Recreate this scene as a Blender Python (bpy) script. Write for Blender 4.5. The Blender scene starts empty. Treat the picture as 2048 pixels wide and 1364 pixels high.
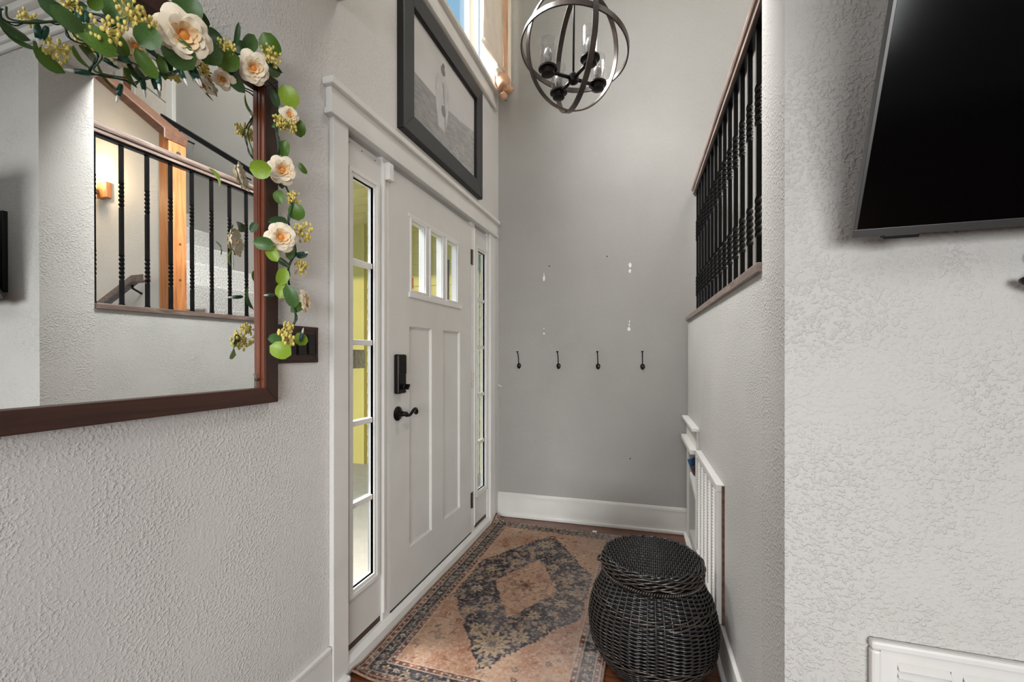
import bpy, bmesh, math, random
import numpy as np
from mathutils import Vector, Matrix, Quaternion, Euler
random.seed(7)
rng = np.random.default_rng(7)
PI = math.pi
scene = bpy.context.scene
col = scene.collection

# ------------------------------------------------------------------ camera
cam_d = bpy.data.cameras.new('camera')
cam = bpy.data.objects.new('camera', cam_d)
col.objects.link(cam)
cam_d.sensor_width = 36.0
cam_d.lens = 868.3 / 2048 * 36.0
cam_d.shift_y = (709.1 - 682.0) / 2048
cam_d.clip_start = 0.02
cam.location = (1.131, 0.0, 1.242)
cam.rotation_euler = (PI / 2, 0, math.radians(17.84))
scene.camera = cam

# ------------------------------------------------------------------ world, sun, daylight
world = bpy.data.worlds.new('sky')
scene.world = world
world.use_nodes = True
wn = world.node_tree.nodes
wl = world.node_tree.links
wn.clear()
w_out = wn.new('ShaderNodeOutputWorld')
w_bg = wn.new('ShaderNodeBackground')
w_tc = wn.new('ShaderNodeTexCoord')
w_no = wn.new('ShaderNodeTexNoise')
w_no.inputs['Scale'].default_value = 2.2
w_no.inputs['Detail'].default_value = 6
w_rp = wn.new('ShaderNodeValToRGB')
w_rp.color_ramp.elements[0].position = 0.5
w_rp.color_ramp.elements[0].color = (0.34, 0.68, 1.0, 1)
w_rp.color_ramp.elements[1].position = 0.8
w_rp.color_ramp.elements[1].color = (0.92, 0.95, 1.0, 1)
wl.new(w_tc.outputs['Generated'], w_no.inputs['Vector'])
wl.new(w_no.outputs['Fac'], w_rp.inputs['Fac'])
wl.new(w_rp.outputs['Color'], w_bg.inputs['Color'])
w_bg.inputs['Strength'].default_value = 0.62
wl.new(w_bg.outputs['Background'], w_out.inputs['Surface'])

def light(name, kind, loc, rot, energy, color=(1, 1, 1), size=None, size_y=None, angle=None):
    d = bpy.data.lights.new(name, kind)
    d.energy = energy
    d.color = color
    if kind == 'AREA':
        d.shape = 'RECTANGLE'
        d.size = size
        d.size_y = size_y or size
    elif kind == 'POINT' and size:
        d.shadow_soft_size = size
    if angle is not None:
        d.angle = angle
    o = bpy.data.objects.new(name, d)
    col.objects.link(o)
    o.location = loc
    o.rotation_euler = rot
    return o

def aim(loc, tgt):
    return (Vector(tgt) - Vector(loc)).to_track_quat('-Z', 'Y').to_euler()

light('sun', 'SUN', (-3, -4, 8), aim((0.08, -2.0, 0.55), (0, 0, 0)), 1.7, (1.0, 0.95, 0.84), angle=0.03)
# daylight falling through the high foyer window
p_sky = (-2.1, 1.9, 5.9)
o = light('window_daylight', 'AREA', p_sky, aim(p_sky, (0.1, 2.1, 3.8)), 640, (1.0, 0.995, 1.0), 2.6, 3.4)
o.data.spread = math.radians(110)
# area lights behind the camera and over the stairs
light('bounce_flash_fill', 'AREA', (0.95, -0.5, 2.77), (0, 0, 0), 12, (0.98, 0.99, 1.0), 1.5, 1.2)  # added unseen fill, soft like flash bounced off the ceiling
p_liv = (1.9, -2.8, 1.35)
o = light('living_room_window', 'AREA', p_liv, aim(p_liv, (1.1, 1.2, 0.55)), 22, (0.965, 0.985, 1.0), 2.0, 1.3)
o.data.spread = math.radians(80)
light('stairwell_fill', 'AREA', (2.6, 2.2, 5.1), (0, 0, 0), 26, (1.0, 0.98, 0.95), 0.9, 0.9)  # unseen fill added to brighten the stairwell, no fixture

scene.view_settings.view_transform = 'Standard'
scene.view_settings.look = 'None'
scene.view_settings.gamma = 1.0
scene.view_settings.exposure = 0.62
scene.view_settings.use_curve_mapping = False

# ------------------------------------------------------------------ materials
def lin(c):
    return tuple((x / 255 / 12.92) if x / 255 <= 0.04045 else ((x / 255 + 0.055) / 1.055) ** 2.4 for x in c)

def base_mat(name):
    m = bpy.data.materials.new(name)
    m.use_nodes = True
    nt = m.node_tree
    b = nt.nodes['Principled BSDF']
    return m, nt, b

def geo_vec(nt, kind='world', scale=(1, 1, 1), rot=(0, 0, 0)):
    mp = nt.nodes.new('ShaderNodeMapping')
    mp.inputs['Scale'].default_value = scale
    mp.inputs['Rotation'].default_value = rot
    if kind == 'world':
        g = nt.nodes.new('ShaderNodeNewGeometry')
        nt.links.new(g.outputs['Position'], mp.inputs['Vector'])
    else:
        g = nt.nodes.new('ShaderNodeTexCoord')
        nt.links.new(g.outputs['Object'], mp.inputs['Vector'])
    return mp.outputs['Vector']

def noise(nt, vec, scale, detail=3, rough=0.5, dist=0.0):
    n = nt.nodes.new('ShaderNodeTexNoise')
    n.inputs['Scale'].default_value = scale
    n.inputs['Detail'].default_value = detail
    n.inputs['Roughness'].default_value = rough
    n.inputs['Distortion'].default_value = dist
    nt.links.new(vec, n.inputs['Vector'])
    return n.outputs['Fac']

def ramp(nt, fac, stops):
    r = nt.nodes.new('ShaderNodeValToRGB')
    e = r.color_ramp.elements
    while len(e) < len(stops):
        e.new(0.5)
    for i, (p, c) in enumerate(stops):
        e[i].position = p
        e[i].color = (*c, 1)
    nt.links.new(fac, r.inputs['Fac'])
    return r.outputs['Color']

def bump(nt, b, h, strength, dist, prev=None):
    bp = nt.nodes.new('ShaderNodeBump')
    bp.inputs['Strength'].default_value = strength
    bp.inputs['Distance'].default_value = dist
    nt.links.new(h, bp.inputs['Height'])
    if prev is not None:
        nt.links.new(prev, bp.inputs['Normal'])
    nt.links.new(bp.outputs['Normal'], b.inputs['Normal'])
    return bp.outputs['Normal']

def plain(name, rgb, rough=0.5, metal=0.0, var=0.06, vscale=12, kind='object', spec=0.5, **kw):
    m, nt, b = base_mat(name)
    c = lin(rgb)
    f = noise(nt, geo_vec(nt, kind), vscale, 4)
    lo = tuple(x * (1 - var) for x in c)
    hi = tuple(min(1, x * (1 + var)) for x in c)
    nt.links.new(ramp(nt, f, [(0.3, lo), (0.7, hi)]), b.inputs['Base Color'])
    b.inputs['Roughness'].default_value = rough
    b.inputs['Metallic'].default_value = metal
    b.inputs['Specular IOR Level'].default_value = spec
    for k, v in kw.items():
        b.inputs[k].default_value = v
    return m

def wall_paint(name, rgb, strength=0.5, fine=120.0, rough=0.62, thin=0.30):
    m, nt, b = base_mat(name)
    c = lin(rgb)
    v = geo_vec(nt)
    f = noise(nt, v, 1.7, 5, 0.55)
    nt.links.new(ramp(nt, f, [(0.3, tuple(x * 0.95 for x in c)), (0.72, tuple(min(1, x * 1.04) for x in c))]), b.inputs['Base Color'])
    b.inputs['Roughness'].default_value = rough
    b.inputs['Specular IOR Level'].default_value = 0.3
    v2 = geo_vec(nt, scale=(1, 1, 1.1))
    n1 = noise(nt, v2, fine, 2, 0.5, 0.0)
    r1 = nt.nodes.new('ShaderNodeMapRange'); r1.interpolation_type = 'SMOOTHSTEP'
    r1.inputs['From Min'].default_value = 0.44; r1.inputs['From Max'].default_value = 0.72
    nt.links.new(n1, r1.inputs['Value'])
    n2 = noise(nt, v, 4.5, 3, 0.6)                       # splatter comes in denser and thinner patches
    r2 = nt.nodes.new('ShaderNodeMapRange')
    r2.inputs['From Min'].default_value = 0.36; r2.inputs['From Max'].default_value = 0.62
    r2.inputs['To Min'].default_value = thin; r2.inputs['To Max'].default_value = 1.0
    nt.links.new(n2, r2.inputs['Value'])
    mu = nt.nodes.new('ShaderNodeMath'); mu.operation = 'MULTIPLY'
    nt.links.new(r1.outputs[0], mu.inputs[0]); nt.links.new(r2.outputs[0], mu.inputs[1])
    n3 = noise(nt, v, fine * 2.6, 3, 0.6)
    mx = nt.nodes.new('ShaderNodeMath'); mx.operation = 'MULTIPLY_ADD'
    nt.links.new(n3, mx.inputs[0]); mx.inputs[1].default_value = 0.35
    nt.links.new(mu.outputs[0], mx.inputs[2])
    bump(nt, b, mx.outputs[0], strength, 0.004)
    return m

def wood(name, dark, mid, light_, along='x', rough=0.35, scale=1.0, knots=False, coat=0.0):
    m, nt, b = base_mat(name)
    st = {'x': (1.2, 14, 14), 'y': (14, 1.2, 14), 'z': (14, 14, 1.2)}[along]
    v = geo_vec(nt, 'object', tuple(s * scale for s in st))
    oi = nt.nodes.new('ShaderNodeObjectInfo')
    ad = nt.nodes.new('ShaderNodeVectorMath'); ad.operation = 'ADD'
    sc = nt.nodes.new('ShaderNodeVectorMath'); sc.operation = 'SCALE'
    cb = nt.nodes.new('ShaderNodeCombineXYZ')
    for i in range(3):
        nt.links.new(oi.outputs['Random'], cb.inputs[i])
    nt.links.new(cb.outputs[0], sc.inputs[0]); sc.inputs['Scale'].default_value = 37.0
    nt.links.new(v, ad.inputs[0]); nt.links.new(sc.outputs[0], ad.inputs[1])
    f = noise(nt, ad.outputs[0], 2.2, 7, 0.62, 1.3)
    cl = ramp(nt, f, [(0.25, lin(dark)), (0.52, lin(mid)), (0.78, lin(light_))])
    hs = nt.nodes.new('ShaderNodeHueSaturation')
    mr = nt.nodes.new('ShaderNodeMapRange')
    mr.inputs['To Min'].default_value = 0.82; mr.inputs['To Max'].default_value = 1.15
    nt.links.new(oi.outputs['Random'], mr.inputs['Value'])
    nt.links.new(mr.outputs[0], hs.inputs['Value'])
    nt.links.new(cl, hs.inputs['Color'])
    nt.links.new(hs.outputs['Color'], b.inputs['Base Color'])
    b.inputs['Roughness'].default_value = rough
    b.inputs['Coat Weight'].default_value = coat
    bump(nt, b, f, 0.12, 0.002)
    return m

def glass_mat(name, rgb=(1, 1, 1), rough=0.0):
    m, nt, b = base_mat(name)
    nt.nodes.remove(b)
    out = nt.nodes['Material Output']
    tr = nt.nodes.new('ShaderNodeBsdfTransparent'); tr.inputs['Color'].default_value = (*rgb, 1)
    gl = nt.nodes.new('ShaderNodeBsdfGlossy'); gl.inputs['Roughness'].default_value = rough
    lw = nt.nodes.new('ShaderNodeLayerWeight'); lw.inputs['Blend'].default_value = 0.5
    pw = nt.nodes.new('ShaderNodeMath'); pw.operation = 'POWER'; pw.inputs[1].default_value = 5.0
    ma = nt.nodes.new('ShaderNodeMath'); ma.operation = 'MULTIPLY_ADD'; ma.inputs[1].default_value = 0.9; ma.inputs[2].default_value = 0.025
    nt.links.new(lw.outputs['Facing'], pw.inputs[0]); nt.links.new(pw.outputs[0], ma.inputs[0])
    mx = nt.nodes.new('ShaderNodeMixShader')
    nt.links.new(ma.outputs[0], mx.inputs['Fac'])
    nt.links.new(tr.outputs[0], mx.inputs[1]); nt.links.new(gl.outputs[0], mx.inputs[2])
    nt.links.new(mx.outputs[0], out.inputs['Surface'])
    return m

def attr_mat(name, rough=0.8, fuzz=0.0, attr='col'):
    m, nt, b = base_mat(name)
    a = nt.nodes.new('ShaderNodeAttribute'); a.attribute_name = attr
    f = noise(nt, geo_vec(nt, 'object'), 420, 2)
    mixc = nt.nodes.new('ShaderNodeMix'); mixc.data_type = 'RGBA'; mixc.blend_type = 'MULTIPLY'
    mixc.inputs[0].default_value = fuzz
    nt.links.new(a.outputs['Color'], mixc.inputs[6])
    nt.links.new(ramp(nt, f, [(0.3, (0.55, 0.55, 0.55)), (0.7, (1.15, 1.15, 1.15))]), mixc.inputs[7])
    nt.links.new(mixc.outputs[2], b.inputs['Base Color'])
    b.inputs['Roughness'].default_value = rough
    b.inputs['Specular IOR Level'].default_value = 0.2
    if fuzz:
        bump(nt, b, f, 0.4, 0.002)
    return m

def emit_mat(name, rgb, strength):
    m, nt, b = base_mat(name)
    b.inputs['Base Color'].default_value = (*lin(rgb), 1)
    b.inputs['Emission Color'].default_value = (*lin(rgb), 1)
    b.inputs['Emission Strength'].default_value = strength
    return m

M = {}
M['wall'] = wall_paint('light_grey_wall_paint', (217, 215, 211), 0.5, 125)
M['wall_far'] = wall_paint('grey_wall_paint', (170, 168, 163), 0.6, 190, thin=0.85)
M['wall_rough'] = wall_paint('light_grey_rough_paint', (193, 190, 185), 0.65, 115)
M['wall_right'] = wall_paint('light_grey_pebbled_paint', (197, 195, 190), 0.7, 180)
M['ceil'] = wall_paint('white_ceiling_paint', (226, 225, 222), 0.4, 80)
M['trim'] = plain('white_trim_paint', (222, 220, 215), 0.38, var=0.04, vscale=6)
M['door'] = plain('white_door_paint', (212, 210, 205), 0.42, var=0.04, vscale=5)
M['board'] = plain('cream_painted_board', (232, 224, 212), 0.5)
M['bronze'] = plain('oil_rubbed_bronze', (30, 26, 24), 0.32, 0.75, 0.15, 30)
M['iron'] = plain('black_wrought_iron', (34, 34, 36), 0.24, 0.7, 0.15, 60)
M['black'] = plain('black_plastic', (16, 16, 17), 0.3)
M['screen'] = plain('black_screen_glass', (3, 3, 4), 0.12, var=0.0, spec=0.35)
M['tvframe'] = plain('grey_metal_bezel', (92, 91, 90), 0.35, 0.8)
M['hinge'] = plain('tarnished_hinge_metal', (92, 84, 72), 0.4, 0.8, 0.5, 160)
M['hinge_paint'] = plain('painted_hinge_metal', (190, 184, 172), 0.45, 0.1, 0.3, 160)
M['steel'] = plain('brushed_steel', (196, 194, 190), 0.25, 0.9)
M['mirror'] = plain('silvered_mirror_glass', (246, 248, 247), 0.0, 1.0, 0.0)
M['espresso'] = wood('espresso_stained_wood', (40, 20, 14), (62, 33, 24), (80, 44, 32), 'y', 0.4, coat=0.05)
M['espresso_v'] = wood('espresso_stained_wood_upright', (34, 19, 14), (54, 31, 24), (70, 40, 30), 'z', 0.4, coat=0.05)
M['mahogany'] = wood('red_brown_bevel_wood', (82, 40, 24), (112, 58, 36), (134, 74, 48), 'z', 0.35)
M['switch_wood'] = wood('dark_walnut_plate', (38, 22, 15), (58, 34, 23), (78, 48, 32), 'y', 0.35)
M['floor'] = wood('red_brown_floorboard', (62, 34, 20), (102, 58, 34), (138, 84, 52), 'x', 0.3, coat=0.15)
M['sillbrown'] = wood('dark_brown_sill_wood', (42, 24, 14), (66, 38, 22), (88, 54, 32), 'y', 0.45)
M['railwood'] = wood('weathered_brown_rail', (78, 64, 57), (120, 102, 93), (162, 146, 136), 'y', 0.38, 1.5)
M['pine'] = wood('orange_pine_timber', (128, 70, 32), (184, 118, 66), (206, 148, 96), 'z', 0.45, 0.8)
M['pine_x'] = wood('orange_brown_timber', (72, 42, 26), (104, 66, 44), (130, 90, 64), 'x', 0.45)
M['doorwood'] = wood('reddish_door_wood', (110, 62, 30), (146, 90, 50), (164, 108, 64), 'z', 0.4)
M['frame_black'] = plain('charcoal_frame_paint', (56, 56, 57), 0.4, var=0.08)
M['frame_dark'] = plain('black_frame_edge', (20, 19, 19), 0.5)
M['ring'] = wood('bronze_brown_band', (36, 31, 29), (62, 53, 48), (88, 70, 58), 'z', 0.33, 0.7, coat=0.2)
M['ring'].node_tree.nodes['Principled BSDF'].inputs['Metallic'].default_value = 0.3
M['glass'] = glass_mat('clear_window_glass', (0.97, 0.97, 0.965))
M['shade_glass'] = glass_mat('clear_shade_glass', (0.95, 0.95, 0.95), 0.03)
M['bulb'] = plain('seeded_bulb_glass', (150, 148, 144), 0.12, 0.2, 0.55, 170)
M['wicker'] = plain('black_brown_wicker', (36, 33, 32), 0.24, 0.0, 0.45, 40, spec=0.7)
M['wicker2'] = plain('dark_wicker_liner', (10, 9, 9), 0.7)
M['wicker3'] = plain('brown_black_wicker', (50, 42, 37), 0.26, 0.0, 0.5, 30, spec=0.7)
M['rug'] = attr_mat('woven_rug_pile', 0.92, 0.55)
M['rugedge'] = plain('rug_binding', (146, 116, 96), 0.9, var=0.3, vscale=120)
M['print'] = attr_mat('photograph_print', 0.35)
M['carpet'] = plain('grey_speckled_carpet', (158, 156, 152), 0.95, 0, 0.5, 100)
M['spackle'] = plain('white_spackle', (238, 236, 232), 0.8, var=0.05)
M['leaf0'] = plain('mid_green_leaf', (84, 118, 40), 0.4, var=0.3, vscale=25)
M['leaf1'] = plain('dark_green_leaf', (58, 86, 50), 0.4, var=0.3, vscale=25)
M['leaf2'] = plain('deep_green_leaf', (74, 108, 54), 0.4, var=0.3, vscale=25)
M['leaf3'] = plain('bright_green_leaf', (138, 168, 50), 0.4, var=0.25, vscale=25)
M['petal0'] = plain('cream_petal', (252, 238, 212), 0.6, var=0.04, vscale=40, **{'Subsurface Weight': 0.0})
M['petal1'] = plain('peach_petal', (248, 214, 164), 0.6, var=0.08, vscale=40)
M['petal2'] = plain('orange_rose_heart', (232, 150, 66), 0.6, var=0.25, vscale=60)
M['berry'] = plain('pale_yellow_berry', (226, 206, 112), 0.5, var=0.2, vscale=60)
M['vine'] = plain('dark_green_wire', (24, 58, 42), 0.4)
M['socket'] = plain('green_lamp_socket', (26, 78, 62), 0.35)
M['minibulb'] = plain('clear_mini_bulb', (236, 236, 232), 0.1, spec=0.8)
M['vent'] = plain('white_enamel_grille', (214, 211, 206), 0.4, var=0.03)
M['ventdark'] = plain('grille_shadow_duct', (58, 54, 50), 0.8)
M['curtain'] = plain('cream_curtain_cloth', (236, 224, 208), 0.85, var=0.05)
M['tan'] = plain('tan_curtain_lining', (214, 170, 138), 0.8, var=0.08)
M['green_wall'] = plain('yellow_green_siding', (190, 176, 98), 0.6, var=0.08, vscale=2)
M['cream_wall'] = plain('cream_siding', (214, 196, 140), 0.6, var=0.06, vscale=3)
M['olive'] = plain('dark_olive_finish', (58, 56, 40), 0.3)
M['porch_ceiling'] = plain('pale_yellow_porch_boards', (206, 192, 132), 0.6, var=0.08, vscale=3)
M['lawn'] = plain('lawn_grass', (120, 150, 60), 0.9, var=0.4, vscale=20)
M['porch'] = plain('porch_concrete', (176, 168, 154), 0.8)
M['sticker'] = plain('orange_sticker', (206, 128, 84), 0.5, var=0.3, vscale=120)
M['paper'] = plain('grey_paper_sign', (150, 148, 120), 0.6, var=0.25, vscale=70)
M['book_blue'] = plain('blue_magazine_cover', (54, 96, 138), 0.35, var=0.7, vscale=22)
M['book_red'] = plain('red_brown_magazine_cover', (120, 58, 40), 0.35, var=0.6, vscale=22)
M['sensor'] = plain('white_plastic', (228, 226, 222), 0.4, var=0.02)
M['lampglow'] = emit_mat('warm_bulb_glow', (255, 206, 132), 22)
M['rust'] = plain('bare_brown_wood_edge', (98, 70, 56), 0.8, var=0.6, vscale=40)

# ------------------------------------------------------------------ mesh helpers
WO = {}

class MB:
    def __init__(s):
        s.v = []; s.f = []
    def add(s, vs, fs):
        o = len(s.v)
        s.v += [tuple(p) for p in vs]
        s.f += [tuple(i + o for i in q) for q in fs]
        return s
    def box(s, x0, x1, y0, y1, z0, z1):
        vs = [(x0, y0, z0), (x1, y0, z0), (x1, y1, z0), (x0, y1, z0), (x0, y0, z1), (x1, y0, z1), (x1, y1, z1), (x0, y1, z1)]
        return s.add(vs, [(3, 2, 1, 0), (4, 5, 6, 7), (0, 1, 5, 4), (1, 2, 6, 5), (2, 3, 7, 6), (3, 0, 4, 7)])
    def hexa(s, vs):
        return s.add(vs, [(3, 2, 1, 0), (4, 5, 6, 7), (0, 1, 5, 4), (1, 2, 6, 5), (2, 3, 7, 6), (3, 0, 4, 7)])
    def prism(s, poly, axis, lo, hi):
        n = len(poly)
        def P(a, b, c):
            return {'x': (c, a, b), 'y': (a, c, b), 'z': (a, b, c)}[axis]
        vs = [P(a, b, lo) for a, b in poly] + [P(a, b, hi) for a, b in poly]
        fs = [tuple(range(n))[::-1], tuple(range(n, 2 * n))] + [(i, (i + 1) % n, n + (i + 1) % n, n + i) for i in range(n)]
        return s.add(vs, fs)
    def tube(s, pts, r, n=8, closed=False, cap=True):
        pts = [Vector(p) for p in pts]
        m = len(pts)
        rr = r if isinstance(r, (list, tuple)) else [r] * m
        vs = []; up = None
        for i, p in enumerate(pts):
            if closed:
                t = pts[(i + 1) % m] - pts[i - 1]
            else:
                t = pts[min(i + 1, m - 1)] - pts[max(i - 1, 0)]
            if t.length < 1e-9:
                t = Vector((0, 0, 1))
            t.normalize()
            if up is None:
                up = Vector((0, 0, 1)) if abs(t.z) < 0.9 else Vector((1, 0, 0))
            a = t.cross(up)
            if a.length < 1e-6:
                a = t.cross(Vector((1, 0.3, 0.2)))
            a.normalize()
            b = a.cross(t).normalized()
            up = b
            for k in range(n):
                g = 2 * PI * k / n
                vs.append(p + (a * math.cos(g) + b * math.sin(g)) * rr[i])
        fs = []
        for i in range(m if closed else m - 1):
            j = (i + 1) % m
            for k in range(n):
                l = (k + 1) % n
                fs.append((i * n + k, i * n + l, j * n + l, j * n + k))
        if cap and not closed:
            fs.append(tuple(range(n))[::-1]); fs.append(tuple((m - 1) * n + k for k in range(n)))
        return s.add(vs, fs)
    def lathe(s, prof, n=24, c=(0, 0, 0), axis='z', cap=True):
        vs = []
        for r, h in prof:
            for k in range(n):
                g = 2 * PI * k / n
                a, b = r * math.cos(g), r * math.sin(g)
                p = {'z': (a, b, h), 'x': (h, a, b), 'y': (b, h, a)}[axis]
                vs.append((p[0] + c[0], p[1] + c[1], p[2] + c[2]))
        fs = []
        for i in range(len(prof) - 1):
            for k in range(n):
                l = (k + 1) % n
                fs.append((i * n + k, i * n + l, (i + 1) * n + l, (i + 1) * n + k))
        if cap:
            fs.append(tuple(range(n))[::-1]); fs.append(tuple((len(prof) - 1) * n + k for k in range(n)))
        return s.add(vs, fs)
    def ball(s, c, r, n=8, m=5, sc=(1, 1, 1)):
        prof = [(max(1e-4, r * math.sin(PI * i / m)), -r * math.cos(PI * i / m)) for i in range(m + 1)]
        o = len(s.v)
        s.lathe(prof, n, (0, 0, 0))
        for i in range(o, len(s.v)):
            p = s.v[i]
            s.v[i] = (p[0] * sc[0] + c[0], p[1] * sc[1] + c[1], p[2] * sc[2] + c[2])
        return s
    def mesh(s, name, org=(0, 0, 0), fixn=True):
        me = bpy.data.meshes.new(name)
        me.from_pydata([(p[0] - org[0], p[1] - org[1], p[2] - org[2]) for p in s.v], [], s.f)
        if fixn:
            bm = bmesh.new(); bm.from_mesh(me)
            bmesh.ops.recalc_face_normals(bm, faces=bm.faces)
            bm.to_mesh(me); bm.free()
        me.update()
        return me
    def build(s, name, mat, parent=None, smooth=False, bev=0.0, label=None, org=None, fixn=True):
        o0 = WO.get(parent, Vector((0, 0, 0))) if parent is not None else Vector((0, 0, 0))
        oo = Vector(org) if org is not None else Vector(o0)
        o = put(name, s.mesh(name, oo, fixn), mat, parent, oo - o0)
        finish(o, smooth, bev)
        WO[o] = oo
        if label:
            o['label'] = label
        return o

def finish(o, smooth=False, bev=0.0):
    if smooth:
        for p in o.data.polygons:
            p.use_smooth = True
        if smooth == 'auto':
            e = o.modifiers.new('edges', 'EDGE_SPLIT'); e.split_angle = 0.7
    if bev:
        b = o.modifiers.new('bevel', 'BEVEL'); b.width = bev; b.segments = 2; b.limit_method = 'ANGLE'

def put(name, me, mat, parent=None, loc=(0, 0, 0), rot=None, scale=None):
    o = bpy.data.objects.new(name, me)
    if mat is not None and not len(me.materials):
        me.materials.append(mat)
    col.objects.link(o)
    if parent is not None:
        o.parent = parent
    o.location = loc
    if rot is not None:
        if isinstance(rot, Quaternion):
            rot = rot.to_euler()
        o.rotation_euler = rot
    if scale is not None:
        o.scale = scale if isinstance(scale, (tuple, list)) else (scale,) * 3
    return o

def tag(o, label, cat, group=None, kind=None):
    o['label'] = label; o['category'] = cat
    if group: o['group'] = group
    if kind: o['kind'] = kind
    return o

def thing(name, label, cat, loc=(0, 0, 0), group=None, kind=None, rot=None):
    o = bpy.data.objects.new(name, None)
    o.empty_display_size = 0.05
    col.objects.link(o)
    o.location = loc
    if rot is not None: o.rotation_euler = rot
    WO[o] = Vector(loc)
    return tag(o, label, cat, group, kind)

def B(*a):
    return MB().box(*a)

# ------------------------------------------------------------------ the setting
def YF(x): return 3.1714 + 0.0366 * x          # far wall, slightly out of square
def XR(y): return 1.4637 - 0.03 * y            # right-hand wall

def slab(axis, lo, hi, us, zs, holes, warp=None):
    m = MB()
    for i in range(len(us) - 1):
        for j in range(len(zs) - 1):
            u0, u1, z0, z1 = us[i], us[i + 1], zs[j], zs[j + 1]
            if any(u0 >= h[0] - 1e-6 and u1 <= h[1] + 1e-6 and z0 >= h[2] - 1e-6 and z1 <= h[3] + 1e-6 for h in holes):
                continue
            if axis == 'x': m.box(lo, hi, u0, u1, z0, z1)
            else: m.box(u0, u1, lo, hi, z0, z1)
    if warp: m.v = [warp(*p) for p in m.v]
    return m

def struct(o, label, cat):
    return tag(o, label, cat, kind='structure')

def rbox(m, y0, y1, o0, o1, z0, z1):           # box in the frame of the right wall, o = offset into the room
    return m.hexa([(XR(y0) - o1, y0, z0), (XR(y0) - o0, y0, z0), (XR(y1) - o0, y1, z0), (XR(y1) - o1, y1, z0),
                   (XR(y0) - o1, y0, z1), (XR(y0) - o0, y0, z1), (XR(y1) - o0, y1, z1), (XR(y1) - o1, y1, z1)])

def fbox(m, x0, x1, o0, o1, z0, z1):           # box in the frame of the far wall
    return m.hexa([(x0, YF(x0) - o1, z0), (x1, YF(x1) - o1, z0), (x1, YF(x1) - o0, z0), (x0, YF(x0) - o0, z0),
                   (x0, YF(x0) - o1, z1), (x1, YF(x1) - o1, z1), (x1, YF(x1) - o0, z1), (x0, YF(x0) - o0, z1)])

wl_m = slab('x', -0.06, 0.0, [-3.2, 1.1, 1.399, 2.95, 3.03, 3.17], [0, 2.117, 3.22, 4.6, 5.2],
            [(1.399, 2.95, 0, 2.117), (1.1, 3.03, 3.22, 4.6)])
wlo = struct(wl_m.build('wall_left', M['wall']), 'light grey textured left wall with the front door and mirror', 'wall')
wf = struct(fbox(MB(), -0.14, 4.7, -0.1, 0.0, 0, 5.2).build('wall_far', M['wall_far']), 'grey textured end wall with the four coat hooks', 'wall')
wr = slab('x', 0.0, 0.115, [1.362, 2.72, 3.12, 3.21], [0, 0.075, 0.64, 1.472], [(2.72, 3.12, 0.075, 0.64)],
          lambda x, y, z: (XR(y) + x, y, z))
rbox(wr, 2.72, 3.12, -0.114, -0.1, 0.075, 0.64)
struct(wr.build('wall_right', M['wall_right']), 'light grey textured half wall under the iron railing', 'wall')
wn_m = B(XR(1.1686) + 0.115, 4.7, 1.1686, 1.285, 0, 5.2).box(0.0, XR(1.1686) + 0.115, 1.1686, 1.362, 2.575, 5.2)
rbox(wn_m, 1.1686, 1.362, -0.115, 0.0, 0, 2.575)
struct(wn_m.build('wall_near', M['wall_rough']), 'light grey roughly textured wall with corner pillar that carries the television', 'wall')
struct(B(-0.14, 4.7, -3.3, -3.2, 0, 2.9).build('wall_back', M['wall']), 'light grey wall at the back of the living room', 'wall')
struct(B(4.7, 4.8, -3.2, 3.4, -1.5, 5.2).build('wall_side', M['wall']), 'light grey side wall of living room and stairwell', 'wall')
struct(B(-0.14, 4.7, -3.2, 1.1686, 2.81, 2.9).build('ceiling', M['ceil']), 'textured ceiling of the living room', 'ceiling')
struct(B(-0.14, 4.8, 1.1686, 3.45, 5.2, 5.3).build('ceiling', M['ceil']), 'high ceiling over foyer and stairwell', 'ceiling')

fl = struct(B(-0.14, 4.7, -3.2, 1.0, -0.05, 0.0).box(-0.14, 1.55, 1.0, 3.4, -0.05, -0.012).build('floor', M['floor']), 'red brown wooden plank floor of the foyer', 'floor')
y = 1.0; r = 0
while y < 3.22:
    x = -0.02 - (0.37 * r) % 0.7
    while x < 1.45:
        x1 = min(x + 0.92, 1.47); x0 = max(x, -0.02)
        if x1 - x0 > 0.04:
            me_key = None
            B(x0 + 0.0008, x1 - 0.0008, y + 0.0008, min(y + 0.118, 3.23), -0.012, random.uniform(-0.0008, 0.0)).build('floor_plank', M['floor'], fl, org=(x0, y, 0))
        x += 0.92
    y += 0.1192; r += 1

bb = thing('baseboard_far', 'white moulded baseboard along the grey end wall', 'baseboard', (0.7, 3.19, 0), kind='structure')
fbox(fbox(MB(), 0.0, 1.37, 0.0, 0.014, 0, 0.158), 0.0, 1.37, 0.0, 0.018, 0.158, 0.163).build('board', M['trim'], bb)
fbox(fbox(MB(), 0.0, 1.37, 0.0, 0.016, 0.163, 0.174), 0.0, 1.37, 0.0, 0.010, 0.174, 0.182).build('cap_bead', M['trim'], bb, bev=0.003)
fbox(MB(), 0.0, 1.36, 0.0, 0.028, 0, 0.024).build('shoe_moulding', M['trim'], bb, bev=0.006)
bb = thing('baseboard_left', 'white baseboard below the mirror left of the door casing', 'baseboard', (0, 0, 0), kind='structure')
B(0, 0.014, -3.2, 1.312, 0, 0.15).build('board', M['trim'], bb)
B(0, 0.016, -3.2, 1.312, 0.15, 0.17).build('cap_bead', M['trim'], bb, bev=0.004)
B(0, 0.045, -3.2, 1.385, 0, 0.024).build('shoe_moulding', M['trim'], bb, bev=0.008)
bb = thing('baseboard_right', 'white baseboard at the foot of the right half wall beside the basket', 'baseboard', (1.42, 1.5, 0), kind='structure')
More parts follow.
